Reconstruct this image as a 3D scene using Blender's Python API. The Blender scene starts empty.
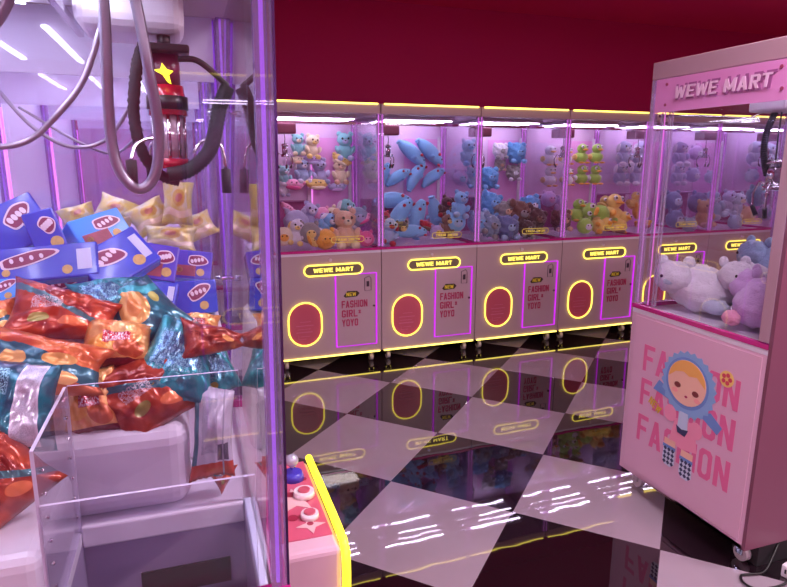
import bpy, bmesh, math, random
from mathutils import Vector, Matrix, noise, Euler
from math import pi, sin, cos, radians as R
random.seed(7)
S = bpy.context.scene
COL = S.collection

# ------------------------------------------------------------------ camera, world, light, exposure
cam_d = bpy.data.cameras.new('camera'); cam = bpy.data.objects.new('camera', cam_d); COL.objects.link(cam)
cam_d.sensor_fit = 'HORIZONTAL'; cam_d.sensor_width = 36; cam_d.lens = 36 * 606.25 / 787
cam_d.clip_start = 0.02
cam.location = (0, 0, 1.515)
cam.rotation_euler = (pi/2 - 0.21473, 0, -0.32769)
S.camera = cam
w = bpy.data.worlds.new('dim_room'); S.world = w; w.use_nodes = True
w.node_tree.nodes['Background'].inputs[0].default_value = (.30, .10, .24, 1)
w.node_tree.nodes['Background'].inputs[1].default_value = .25
S.view_settings.view_transform = 'Standard'; S.view_settings.look = 'None'
S.view_settings.gamma = 1; S.view_settings.use_curve_mapping = False
S.view_settings.exposure = 0.26
S.cycles.transparent_max_bounces = 64
FILL_LAMPS = [(-1.2, -1.9, 60), (1.6, -1.9, 60), (4.2, .0, 60), (1.6, .9, 50)]   # unseen fill lamps added for ambient light: x, y, watts
AMB = (1.0, .87, .91)
for i, (x, y, p) in enumerate(FILL_LAMPS):
    l = bpy.data.lights.new('fill_lamp_light', 'AREA'); l.shape = 'RECTANGLE'; l.size = 1.2; l.size_y = .3
    l.energy = p; l.color = AMB
    o = bpy.data.objects.new('fill_lamp_light', l); COL.objects.link(o); o.location = (x, y, 2.725)

# ------------------------------------------------------------------ materials
def lin(c):
    return tuple(((v/255)/12.92 if v <= 10 else (((v/255)+.055)/1.055)**2.4) for v in c) + (1,)
def newmat(name):
    m = bpy.data.materials.new(name); m.use_nodes = True
    return m, m.node_tree, m.node_tree.nodes['Principled BSDF']
MATS = {}
def mat(name, rgb, rough=.5, metal=0, coat=0, bump=0, bscale=40, var=0, emit=None, es=0, spec=.5, trans=0, sheen=0):
    if name in MATS: return MATS[name]
    m, nt, b = newmat(name)
    c = lin(rgb)
    b.inputs['Base Color'].default_value = c
    b.inputs['Roughness'].default_value = rough; b.inputs['Metallic'].default_value = metal
    b.inputs['Coat Weight'].default_value = coat; b.inputs['Coat Roughness'].default_value = .08
    b.inputs['Specular IOR Level'].default_value = spec
    b.inputs['Transmission Weight'].default_value = trans
    b.inputs['Sheen Weight'].default_value = sheen
    tc = nt.nodes.new('ShaderNodeTexCoord')
    if var:
        n = nt.nodes.new('ShaderNodeTexNoise'); n.inputs['Scale'].default_value = bscale*.4; n.inputs['Detail'].default_value = 4
        nt.links.new(tc.outputs['Object'], n.inputs['Vector'])
        mx = nt.nodes.new('ShaderNodeMix'); mx.data_type = 'RGBA'
        mx.inputs[6].default_value = tuple(v*(1-var) for v in c[:3])+(1,); mx.inputs[7].default_value = tuple(min(1, v*(1+var)) for v in c[:3])+(1,)
        nt.links.new(n.outputs['Fac'], mx.inputs[0]); nt.links.new(mx.outputs[2], b.inputs['Base Color'])
    if bump:
        n = nt.nodes.new('ShaderNodeTexNoise'); n.inputs['Scale'].default_value = bscale; n.inputs['Detail'].default_value = 3
        nt.links.new(tc.outputs['Object'], n.inputs['Vector'])
        bp = nt.nodes.new('ShaderNodeBump'); bp.inputs['Strength'].default_value = bump; bp.inputs['Distance'].default_value = .01
        nt.links.new(n.outputs['Fac'], bp.inputs['Height']); nt.links.new(bp.outputs[0], b.inputs['Normal'])
    if emit:
        b.inputs['Emission Color'].default_value = emit+(1,); b.inputs['Emission Strength'].default_value = es
    MATS[name] = m; return m
def glassmat(name, tint, f0=.045, rough=.0, extra=0):
    m = bpy.data.materials.new(name); m.use_nodes = True; nt = m.node_tree; nt.nodes.clear()
    out = nt.nodes.new('ShaderNodeOutputMaterial'); mx = nt.nodes.new('ShaderNodeMixShader')
    t = nt.nodes.new('ShaderNodeBsdfTransparent'); t.inputs[0].default_value = tint+(1,)
    g = nt.nodes.new('ShaderNodeBsdfGlossy'); g.inputs['Roughness'].default_value = rough
    lw = nt.nodes.new('ShaderNodeLayerWeight'); lw.inputs[0].default_value = .5
    pw = nt.nodes.new('ShaderNodeMath'); pw.operation = 'POWER'; pw.inputs[1].default_value = 5; nt.links.new(lw.outputs['Facing'], pw.inputs[0])
    f = nt.nodes.new('ShaderNodeMath'); f.operation = 'MULTIPLY_ADD'; f.inputs[1].default_value = 1-f0; f.inputs[2].default_value = f0; nt.links.new(pw.outputs[0], f.inputs[0])
    nt.links.new(f.outputs[0], mx.inputs[0]); nt.links.new(t.outputs[0], mx.inputs[1]); nt.links.new(g.outputs[0], mx.inputs[2])
    last = mx
    if extra:      # a slight milky scatter of acrylic
        d = nt.nodes.new('ShaderNodeBsdfDiffuse'); d.inputs[0].default_value = (.75, .68, .85, 1)
        m2 = nt.nodes.new('ShaderNodeMixShader'); m2.inputs[0].default_value = extra
        nt.links.new(mx.outputs[0], m2.inputs[1]); nt.links.new(d.outputs[0], m2.inputs[2]); last = m2
    nt.links.new(last.outputs[0], out.inputs[0]); MATS[name] = m; return m
GLASS = glassmat('clear_glass', (.965, .955, .98), f0=.036, extra=.004)
ACRYL = glassmat('acrylic', (.95, .94, .97), f0=.022, extra=.003)
POSTG = glassmat('post_acrylic', (.82, .66, .88), extra=.25)
POSTC = glassmat('violet_post_acrylic', (.72, .54, .86), extra=.18)
METV = mat('violet_metal_edge', (92, 60, 120), .25, metal=.8)
WRAPG = glassmat('clear_film', (.97, .97, .98), rough=.08, extra=.05)
CAB = mat('cabinet_paint', (182, 156, 164), .42, var=.03, bscale=6)
CABW = mat('cabinet_light_paint', (214, 170, 198), .35)
CABD = mat('cabinet_back_paint', (122, 70, 94), .4)
SEAM = mat('magenta_trim', (190, 40, 130), .25, coat=.5)
LIL = mat('lilac_panel', (226, 194, 232), .35)
LILC = mat('pale_lavender_panel', (222, 218, 240), .35)
VLED = mat('violet_led', (190, 120, 240), .4, emit=(.50, .17, .85), es=.9)
PLEDW = mat('faint_pink_led', (190, 90, 190), .4, emit=(1, .36, .95), es=.2)
LILP = mat('pink_lilac_panel', (232, 164, 226), .35)
WHITE = mat('white_plastic', (222, 214, 232), .35, coat=.2)
WHT = mat('white_paint', (225, 218, 232), .4)
GREYL = mat('grey_lilac_plastic', (150, 134, 168), .4)
CHROME = mat('chrome', (205, 200, 208), .12, metal=1)
TUBEM = mat('satin_tube', (146, 138, 156), .3, metal=.75)
DARK = mat('black_plastic', (22, 18, 24), .4)
RUB = mat('dark_rubber', (34, 28, 36), .7)
CRIM = mat('crimson_acrylic', (196, 88, 112), .3, coat=.2)
CLT = mat('crimson_print', (176, 40, 92), .5)
YPRT = mat('yellow_print', (236, 214, 60), .5)
YEL = mat('yellow_neon', (240, 220, 60), .4, emit=(1, .83, .13), es=1.5)
YELS = mat('yellow_light_strip', (240, 220, 60), .4, emit=(1, .80, .14), es=2.6)
YELB = mat('yellow_neon_thick', (240, 230, 60), .4, emit=(1, .86, .02), es=1.6)
PUR = mat('purple_neon', (130, 20, 150), .4, emit=(.60, .02, .80), es=1.0)
PLED = mat('pink_led', (240, 120, 240), .4, emit=(1, .32, .92), es=1.3)
LAMP = mat('lamp_diffuser', (240, 230, 255), .4, emit=(.92, .80, 1.0), es=16)
LAMPC = mat('cool_lamp_diffuser', (240, 230, 255), .4, emit=(.82, .84, 1.0), es=24)
LAMPF = mat('bright_cool_diffuser', (240, 230, 255), .4, emit=(.84, .84, 1.0), es=30)
FILLM = mat('fill_lamp_diffuser', (240, 230, 240), .4, emit=AMB, es=5)
PLATE = mat('sign_backing', (112, 96, 90), .5)

# ------------------------------------------------------------------ mesh helpers
class MB:
    def __init__(s): s.bm = bmesh.new(); s.mi = 0
    def _new(s, vs):
        fs = {f for v in vs for f in v.link_faces}
        for f in fs: f.material_index = s.mi
    def box(s, x0, x1, y0, y1, z0, z1, bev=0, seg=2):
        r = bmesh.ops.create_cube(s.bm, size=1, matrix=Matrix.Translation(((x0+x1)/2, (y0+y1)/2, (z0+z1)/2)) @ Matrix.Diagonal((x1-x0, y1-y0, z1-z0, 1)))
        vs = r['verts']
        if bev:
            es = list({e for v in vs for e in v.link_edges})
            rr = bmesh.ops.bevel(s.bm, geom=es, offset=bev, segments=seg, affect='EDGES', profile=.5)
            for f in rr['faces']: f.material_index = s.mi
            vs = [v for v in vs if v.is_valid] + rr['verts']
        s._new(vs); return s
    def ell(s, c, r, u=16, v=10, rot=None, fuzz=0, fs=20):
        M = Matrix.Translation(c) @ (rot.to_matrix().to_4x4() if rot else Matrix()) @ Matrix.Diagonal((r[0], r[1], r[2], 1))
        q = bmesh.ops.create_uvsphere(s.bm, u_segments=u, v_segments=v, radius=1, matrix=M)
        if fuzz:
            for vt in q['verts']:
                d = (vt.co-Vector(c)).normalized(); vt.co += d*fuzz*noise.noise(vt.co*fs+Vector((random.random(), 0, 0)))
        for f in {f for vt in q['verts'] for f in vt.link_faces}: f.smooth = True; f.material_index = s.mi
        return s
    def cyl(s, a, b, r, r2=None, seg=16, cap=True):
        a = Vector(a); b = Vector(b); d = b-a
        M = Matrix.Translation((a+b)/2) @ d.to_track_quat('Z', 'Y').to_matrix().to_4x4()
        q = bmesh.ops.create_cone(s.bm, cap_ends=cap, segments=seg, radius1=r, radius2=r if r2 is None else r2, depth=d.length, matrix=M)
        for f in {f for vt in q['verts'] for f in vt.link_faces}:
            f.material_index = s.mi; f.smooth = len(f.verts) == 4
        return s
    def tube(s, pts, r, closed=False, seg=8, rf=None):
        P = [Vector(p) for p in pts]; n = len(P); rings = []; up = None
        for i in range(n):
            if closed: t = (P[(i+1) % n]-P[i-1]).normalized()
            else: t = (P[min(i+1, n-1)]-P[max(i-1, 0)]).normalized()
            if up is None: up = t.orthogonal().normalized()
            up = (up-t*up.dot(t)).normalized(); sd = t.cross(up)
            rr = rf(i/(n-1)) if rf else r
            rings.append([s.bm.verts.new(P[i]+(up*cos(2*pi*k/seg)+sd*sin(2*pi*k/seg))*rr) for k in range(seg)])
        rng = range(n) if closed else range(n-1)
        for i in rng:
            a, b = rings[i], rings[(i+1) % n]
            best = 0
            if closed and i == n-1:
                best = min(range(seg), key=lambda o: (a[0].co-b[o].co).length)
            for k in range(seg):
                f = s.bm.faces.new((a[k], a[(k+1) % seg], b[(k+1+best) % seg], b[(k+best) % seg])); f.smooth = True; f.material_index = s.mi
        if not closed:
            for rg in (rings[0], rings[-1]):
                f = s.bm.faces.new(rg); f.material_index = s.mi
        return s
    def prism(s, poly, M, d):
        """poly in 2d, laid out by matrix M, thickness d along local z"""
        a = [s.bm.verts.new(M @ Vector((x, y, 0))) for x, y in poly]; b = [s.bm.verts.new(M @ Vector((x, y, d))) for x, y in poly]
        n = len(poly)
        fs = [s.bm.faces.new(a[::-1]), s.bm.faces.new(b)]
        for i in range(n): fs.append(s.bm.faces.new((a[i], a[(i+1) % n], b[(i+1) % n], b[i])))
        for f in fs: f.material_index = s.mi
        return s
    def build(s, name, m, parent=None, loc=None, rot=None):
        me = bpy.data.meshes.new(name)
        bmesh.ops.recalc_face_normals(s.bm, faces=s.bm.faces[:]); s.bm.to_mesh(me); s.bm.free()
        for q in (m if isinstance(m, (list, tuple)) else [m]): me.materials.append(q)
        o = bpy.data.objects.new(name, me); COL.objects.link(o)
        if parent: o.parent = parent
        if loc is not None: o.location = loc
        if rot is not None: o.rotation_euler = rot
        return o
def empty(name, loc=(0, 0, 0), rz=0):
    o = bpy.data.objects.new(name, None); COL.objects.link(o); o.location = loc; o.rotation_euler = (0, 0, rz); o.empty_display_size = .05
    return o
def tag(o, label=None, cat=None, group=None, kind=None):
    for k, v in (('label', label), ('category', cat), ('group', group), ('kind', kind)):
        if v: o[k] = v
    return o
KIDS = {}
def copy_tree(o, parent=None, kids=None):
    c = o.copy(); COL.objects.link(c)
    if parent: c.parent = parent
    for ch in list(o.children): copy_tree(ch, c)
    return c
def stadium(w, h, n=12):
    r = min(w, h)/2; P = []
    if w >= h:
        for k in range(n+1): a = -pi/2+pi*k/n; P.append((w/2-r+r*cos(a), r*sin(a)))
        for k in range(n+1): a = pi/2+pi*k/n; P.append((-w/2+r+r*cos(a), r*sin(a)))
    else:
        for k in range(n+1): a = pi*k/n; P.append((r*cos(a), h/2-r+r*sin(a)))
        for k in range(n+1): a = pi+pi*k/n; P.append((r*cos(a), -h/2+r+r*sin(a)))
    return P
def circle(r, n=20, ry=None, cx=0, cy=0): return [(cx+r*cos(2*pi*k/n), cy+(ry or r)*sin(2*pi*k/n)) for k in range(n)]
def _R(x0, x1, y0, y1): return [(x0, y0), (x1, y0), (x1, y1), (x0, y1)]
def _st(x0, y0, x1, y1, t): return [(x0, y0), (x0+t, y0), (x1+t, y1), (x1, y1)]
t_, u_ = .30, .16
_rnd = [[(0, .87), (.20, 1), (.42, 1-u_), (t_, .76)], [(1, .87), (.80, 1), (.58, 1-u_), (1-t_, .76)], [(0, .13), (.20, 0), (.42, u_), (t_, .24)], [(1, .13), (.80, 0), (.58, u_), (1-t_, .24)]]
_L, _Rr, _T, _B = _R(0, t_, 0, 1), _R(1-t_, 1, 0, 1), _R(0, 1, 1-u_, 1), _R(0, 1, 0, u_)
GLYPH = {   # block capitals: width, strokes
 'F': (1, [_L, _T, _R(t_, .86, .43, .43+u_)]), 'E': (1, [_L, _T, _B, _R(t_, .9, .42, .42+u_)]), 'L': (1, [_L, _B]), 'T': (1, [_T, _R(.5-t_/2, .5+t_/2, 0, 1)]),
 'I': (.34, [_R(0, 1, 0, 1)]), 'H': (1, [_L, _Rr, _R(t_, 1-t_, .42, .42+u_)]), 'N': (1.08, [_L, _Rr, _st(0, 1, 1-t_, 0, t_)]),
 'A': (1.1, [_st(0, 0, .5-t_/2, 1, t_), _st(1-t_, 0, .5-t_/2, 1, t_), _R(.22, .78, .2, .2+u_)]),
 'O': (1, [_R(0, t_, .13, .87), _R(1-t_, 1, .13, .87), _R(.2, .8, 1-u_, 1), _R(.2, .8, 0, u_)]+_rnd),
 'G': (1, [_R(0, t_, .13, .87), _R(1-t_, 1, .13, .5), _R(.5, 1, .40, .52), _R(1-t_, 1, .70, .87), _R(.2, .8, 1-u_, 1), _R(.2, .8, 0, u_)]+_rnd),
 'S': (1, [_R(0, t_, .5, .87), _R(1-t_, 1, .13, .5), _R(.1, .9, .43, .57), _R(.2, .8, 1-u_, 1), _R(.2, .8, 0, u_), _R(1-t_, 1, .70, .87), _R(0, t_, .13, .30)]+_rnd),
 'R': (1.05, [_L, _R(t_, .85, 1-u_, 1), _R(t_, .85, .42, .42+u_), _R(1-t_, 1, .5, .92), _st(.38, .44, .70, 0, t_)]),
 'M': (1.35, [_R(0, .24, 0, 1), _R(.76, 1, 0, 1), _st(0, 1, .38, .15, .24), _st(.76, 1, .38, .15, .24)]),
 'W': (1.45, [_st(0, 1, .16, 0, .2), _st(.16, 0, .4, .9, .2), _st(.4, .9, .64, 0, .2), _st(.8, 1, .64, 0, .2)]),
 'Y': (1.05, [_st(0, 1, .35, .40, t_), _st(1-t_, 1, .35, .40, t_), _R(.35, .65, 0, .46)]),
 '*': (.75, [_R(.38, .62, .38, .92), [(.05, .50), (.15, .40), (.95, .80), (.85, .90)], [(.05, .80), (.15, .90), (.95, .50), (.85, .40)]]),
 ' ': (.45, [])}
def text_bm(mb, string, width, height, M, bold=.025, depth=.002, shear=0, mirror=False):
    """the string as solid block letters, lower left corner at M's origin, M's x along the line"""
    gap = .20; tot = sum(GLYPH[c][0] for c in string)+gap*(len(string)-1); k = width/tot; x = 0
    for c in string:
        gw, ps = GLYPH[c]
        for q_, p in enumerate(ps):
            pts = [((x+a*gw)*k+shear*b*height, b*height) for a, b in p]
            if mirror: pts = [(width-a, b) for a, b in pts]
            mb.prism(pts, M, depth*(1+.02*q_))
        x += gw+gap
    return mb
def frame(o, ex, ey):
    ex = Vector(ex).normalized(); ey = Vector(ey).normalized(); ez = ex.cross(ey)
    return Matrix(((ex.x, ey.x, ez.x, o[0]), (ex.y, ey.y, ez.y, o[1]), (ex.z, ey.z, ez.z, o[2]), (0, 0, 0, 1)))
def FR(x, z, y=-.001): return frame((x, y, z), (1, 0, 0), (0, 0, 1))        # front face of a machine (normal -y)
def SD(y, z, x=.801): return frame((x, y, z), (0, 1, 0), (0, 0, 1))         # right-hand side face (normal +x)

# ------------------------------------------------------------------ the room
TX, TY, TS = 1.27433, 2.11437, .6
def floor_mat():
    m, nt, b = newmat('checker_floor'); N = nt.nodes; L = nt.links
    tc = N.new('ShaderNodeTexCoord'); sp = N.new('ShaderNodeSeparateXYZ'); L.new(tc.outputs['Object'], sp.inputs[0])
    def m_(op, a, b_=None, c=None):
        n = N.new('ShaderNodeMath'); n.operation = op
        for i, v in enumerate((a, b_, c)):
            if v is None: continue
            if isinstance(v, (int, float)): n.inputs[i].default_value = v
            else: L.new(v, n.inputs[i])
        return n.outputs[0]
    dx = m_('SUBTRACT', sp.outputs[0], TX); dy = m_('SUBTRACT', sp.outputs[1], TY); k = 1/(math.sqrt(2)*TS)
    u = m_('MULTIPLY', m_('ADD', dx, dy), k); v = m_('MULTIPLY', m_('SUBTRACT', dx, dy), k)
    par = m_('FLOORED_MODULO', m_('ADD', m_('FLOOR', u), m_('FLOOR', v)), 2)
    par = m_('GREATER_THAN', par, .5)
    fu = m_('ABSOLUTE', m_('SUBTRACT', m_('FRACT', u), .5)); fv = m_('ABSOLUTE', m_('SUBTRACT', m_('FRACT', v), .5))
    seam = m_('GREATER_THAN', m_('MAXIMUM', fu, fv), .4975)
    ns = N.new('ShaderNodeTexNoise'); ns.inputs['Scale'].default_value = 2.5; ns.inputs['Detail'].default_value = 6; L.new(tc.outputs['Object'], ns.inputs[0])
    lt = N.new('ShaderNodeMix'); lt.data_type = 'RGBA'; lt.inputs[6].default_value = lin((146, 130, 146)); lt.inputs[7].default_value = lin((160, 142, 158)); L.new(ns.outputs['Fac'], lt.inputs[0])
    mx = N.new('ShaderNodeMix'); mx.data_type = 'RGBA'; L.new(par, mx.inputs[0]); L.new(lt.outputs[2], mx.inputs[6]); mx.inputs[7].default_value = lin((26, 14, 22))
    m2 = N.new('ShaderNodeMix'); m2.data_type = 'RGBA'; L.new(seam, m2.inputs[0]); L.new(mx.outputs[2], m2.inputs[6]); m2.inputs[7].default_value = lin((60, 48, 58))
    L.new(m2.outputs[2], b.inputs['Base Color'])
    b.inputs['Roughness'].default_value = .018; b.inputs['IOR'].default_value = 1.85
    n2 = N.new('ShaderNodeTexNoise'); n2.inputs['Scale'].default_value = 7; n2.inputs['Detail'].default_value = 1; L.new(tc.outputs['Object'], n2.inputs[0])
    bp = N.new('ShaderNodeBump'); bp.inputs['Strength'].default_value = .022; bp.inputs['Distance'].default_value = .01
    L.new(n2.outputs['Fac'], bp.inputs['Height']); L.new(bp.outputs[0], b.inputs['Normal'])
    return m
X0, X1, Y0, Y1, ZC = -3.2, 7.6, -3.4, 5.12, 2.80
def struct(name, m, *bx):
    q = MB()
    for b in bx: q.box(*b)
    return tag(q.build(name, m), kind='structure')
WALLM = mat('crimson_wall', (188, 10, 104), .75, bump=.02, bscale=200, var=.03)
CEILM = mat('crimson_ceiling', (226, 26, 116), .75)
struct('floor', floor_mat(), (X0, X1, Y0, Y1, -.05, 0))
struct('ceiling', CEILM, (X0, X1, Y0, Y1, ZC, ZC+.05))
struct('wall_back', WALLM, (X0, X1, Y1, Y1+.1, 0, ZC))
struct('wall_left', WALLM, (X0-.1, X0, Y0, Y1, 0, ZC))
struct('wall_right', WALLM, (X1, X1+.1, Y0, Y1, 0, ZC))
struct('wall_front', WALLM, (X0, X1, Y0-.1, Y0, 0, ZC))
struct('baseboard_back', mat('baseboard', (70, 20, 40), .5), (X0, X1, Y1-.015, Y1, 0, .08))
for i, (x, y, p) in enumerate(FILL_LAMPS):
    t = tag(empty('fill_lamp', (x, y, 2.8)), ['added ceiling fill lamp behind the camera, left one', 'added ceiling fill lamp behind the camera, right one', 'added ceiling fill lamp above the right-hand machine', 'added ceiling fill lamp over the checkered aisle'][i], 'lamp', 'added ceiling fill lamps')
    MB().box(-.62, .62, -.17, .17, -.05, 0, .01).build('housing', WHT, t)
    MB().box(-.6, .6, -.15, .15, -.057, -.051).build('diffuser', FILLM, t)

# ------------------------------------------------------------------ claw machines
W_, D_, ZS, H_ = .8, .7, .87, 1.915
def claw(parent, x, y, z, s=1.0, m=CHROME, tips=DARK, drop=.2):
    b = MB(); b.cyl((x, y, z), (x, y, z+.07*s), .022*s).cyl((x, y, z+.07*s), (x, y, z+.085*s), .03*s, .02*s).cyl((x, y, z-.015*s), (x, y, z), .03*s)
    c = b.build('claw', m, parent)
    MB().tube([(x, y, z+.085*s), (x+.004, y, z+.085*s+drop*.5), (x, y, z+.085*s+drop)], .003).build('claw_cable', DARK, parent)
    for k in range(3):
        a = 2*pi*k/3+.5; d = Vector((cos(a), sin(a), 0)); o = Vector((x, y, z))
        pts = [o+d*.02*s, o+d*.05*s+Vector((0, 0, .012*s)), o+d*.072*s-Vector((0, 0, .03*s)), o+d*.068*s-Vector((0, 0, .07*s)), o+d*.05*s-Vector((0, 0, .1*s))]
        p = MB().tube(pts, .0045*s, seg=6).build('prong', m, c)
        MB().tube([pts[3], pts[4]], .008*s, seg=6).build('prong_tip', tips, parent)
    return c
def slab_holed(mb, x0, x1, y0, y1, z0, z1, h):
    a, b, c, d = h
    mb.box(x0, a, y0, y1, z0, z1).box(b, x1, y0, y1, z0, z1).box(a, b, y0, c, z0, z1).box(a, b, d, y1, z0, z1)
    return mb
HOLE = (.04, .29, .038, .318)          # the prize chute of the snack machines: along the front, depth
def make_machine(name='claw_machine', kind='row'):
    t = empty(name); e = .003; w0, w1 = e, W_-e
    light = kind == 'side_print'
    b = MB().box(w0, w1, 0, .02, .09, ZS-.02).box(w0, w0+.015, .02, D_-.015, .09, ZS-.02).box(w1-.015, w1, .02, D_-.015, .09, ZS-.02).box(w0, w1, .02, D_-.015, .09, .105)
    b.build('cabinet', CABW if light else CAB, t)
    MB().box(w0, w1, D_-.014, D_, .09, H_-.002).build('back_panel', CABD if light else LILC if kind == 'column' else LIL, t)
    if kind == 'column':
        slab_holed(MB(), w0, w1, 0, D_-.015, ZS-.019, ZS, HOLE).build('deck', WHITE, t)
        c = MB(); x0, x1, y0, y1 = HOLE
        c.box(x1, x1+.01, y0, y1, .5, ZS-.02).box(x0-.01, x0, y0, y1, .5, ZS-.02).box(x0, x1, y1, y1+.01, .5, ZS-.02).box(x0, x1, y0-.004, y0, .5, ZS-.02).box(x0, x1, y0, y1, .48, .5)
        c.build('chute_shaft', GREYL, t)
    else:
        MB().box(w0, w1, 0, D_-.015, ZS-.019, ZS).build('deck', WHITE, t)
    s = MB()
    s.box(w0-.002, w1+.002, -.006, .02, ZS+.001, ZS+.019).box(w0-.002, w0+.018, .021, D_-.016, ZS+.001, ZS+.019).box(w1-.018, w1+.002, .021, D_-.016, ZS+.001, ZS+.019)
    s.build('seam_trim', SEAM, t)
    MB().box(w0, w1, -.004, D_-.015, H_-.07, H_, .004).build('header', CAB if not light else mat('taupe_paint', (168, 134, 150), .4), t)
    MB().box(w0+.02, w1-.02, -.013, -.006, H_-.008, H_+.003, .002).build('top_light_strip', YELS, t)
    MB().box(w0+.012, w1-.012, -.010, -.001, .082, .092, .002).build('bottom_light_strip', YELS, t)
    zt = H_-.071
    for (px, py) in ((w0, 0), (w1-.022, 0), (w0, D_-.037), (w1-.022, D_-.037)):
        p = MB()
        p.box(px, px+.022, py, py+.006, ZS+.025, zt).box(px, px+.006, py+.007, py+.022, ZS+.025, zt).box(px+.016, px+.022, py+.007, py+.022, ZS+.025, zt)
        po = p.build('corner_post', POSTC if kind == 'column' else POSTG, t)
        if kind == 'column' and py == 0: MB().box(px, px+.004, py-.004, py-.0005, ZS+.025, zt).box(px+.018, px+.022, py-.004, py-.0005, ZS+.025, zt).build('metal_edge', METV, po)
        MB().box(px+.0085, px+.0135, py+.009, py+.014, ZS+.026, zt-.002).build('led_line', VLED if kind == 'column' else PLEDW if light else PLED, po)
        if kind == 'column' and py > 0: MB().box(px+.008, px+.014, py-.004, py-.0005, ZS+.026, 1.69).build('led_line', PLED, po)
    if kind == 'column': MB().box(w1-.011, w1-.004, .03, D_-.045, 1.70, 1.843).build('side_header', LILC, t)
    # glazing; the front pane leans out a little at the top
    g = MB(); th = .004
    gm = frame((w0+.031, .026, ZS+.026), (1, 0, 0), (0, -.022, 1))
    g.prism([(0, 0), (W_-.062-2*e, 0), (W_-.062-2*e, zt-ZS-.03), (0, zt-ZS-.03)], gm, th); g.build('front_glass', GLASS, t)
    MB().box(w0+.012, w0+.016, .031, D_-.046, ZS+.026, zt-.002).build('side_glass', GLASS, t)
    MB().box(w1-.016, w1-.012, .031, D_-.046, ZS+.026, zt-.002).build('side_glass', GLASS, t)
    # ceiling light inside
    lp = MB().box(.1, .68, .20, .60, zt-.022, zt-.001, .004).build('interior_lamp', WHT, t)
    MB().box(.11, .67, .232, .248, zt-.028, zt-.023).box(.11, .67, .392, .408, zt-.028, zt-.023).box(.11, .67, .552, .568, zt-.028, zt-.023).build('diffuser', LAMPC if kind == 'column' else LAMP, lp)
    # neon name sign
    sg = MB().prism(stadium(.43, .072), FR(.43, .742), .004).build('name_sign', PLATE, t)
    MB().tube([(.43+x, -.010, .742+y) for x, y in stadium(.437, .078)], .006, True, 6).build('neon_ring', YEL, sg)
    text_bm(MB(), 'WEWE MART', .30, .030, FR(.28, .727, -.006), bold=.05).build('lettering', YEL, sg)
    # prize door
    pd = MB().prism(stadium(.235, .315), FR(.208, .348), .004).build('prize_door', CRIM, t)
    MB().tube([(.208+x, -.009, .348+y) for x, y in stadium(.245, .325)], .0065, True, 6).build('neon_ring', YEL, pd)
    q = MB()
    for (xx, zz, ww, hh) in ((.14, .335, .13, .006), (.15, .31, .10, .004), (.14, .285, .12, .008), (.17, .255, .07, .004), (.17, .365, .08, .004), (.155, .238, .004, .03), (.155, .235, .06, .004)):
        q.box(xx, xx+ww, -.007, -.0055, zz, zz+hh)
    q.build('notice_print', mat('pale_pink_print', (206, 110, 140), .5), pd)
    # service door
    sd = MB().box(.448, .749, -.004, -.001, .158, .692).build('service_door', CABW if light else mat('door_paint', (186, 158, 170), .4), t)
    MB().tube([(.441, -.008, .151), (.441, -.008, .70), (.756, -.008, .70), (.756, -.008, .151)], .0065, True, 6).build('neon_frame', PUR, sd)
    q = MB(); text_bm(q, 'FASHION', .20, .055, FR(.485, .447, -.0055), .03); text_bm(q, 'GIRL*', .15, .055, FR(.485, .376, -.0055), .03); text_bm(q, 'YOYO', .125, .055, FR(.485, .305, -.0055), .03)
    q.build('slogan', CLT, sd)
    nb = MB().prism([(-.06, -.012), (-.045, -.024), (.045, -.02), (.065, .004), (.045, .022), (-.03, .024)], FR(.56, .55, -.0055), .0015).build('new_badge', mat('dark_olive_print', (62, 50, 34), .5), sd)
    q = MB(); text_bm(q, 'NEW', .075, .028, FR(.522, .536, -.008), .05, .001); q.build('badge_lettering', YPRT, sd)
    q = MB(); q.tube([(.665, -.007, .57), (.665, -.007, .665), (.70, -.007, .68), (.715, -.007, .66), (.715, -.007, .57)], .0025, True, 5); q.box(.68, .70, -.010, -.0045, .60, .64)
    q.build('coin_slot', mat('slot_grey', (70, 52, 70), .4), sd)
    MB().cyl((.735, -.014, .45), (.735, -.004, .45), .008).build('door_lock', CHROME, sd)
    MB().cyl((.405, -.018, .815), (.405, 0, .815), .012).cyl((.405, -.02, .815), (.405, -.018, .815), .006).build('key_lock', mat('bright_steel', (225, 215, 225), .35, metal=.4), t)
    for (cx, cy) in ((.07, .06), (.73, .06), (.07, D_-.06), (.73, D_-.06)):
        c = MB().box(cx-.025, cx+.025, cy-.025, cy+.025, .08, .0895).box(cx-.02, cx-.015, cy-.015, cy+.015, .03, .08).box(cx+.015, cx+.02, cy-.015, cy+.015, .03, .08).build('caster', CHROME, t)
        MB().cyl((cx-.013, cy, .03), (cx+.013, cy, .03), .030, seg=18).build('wheel', mat('caster_wheel', (190, 176, 190), .4), c)
    return t
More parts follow.
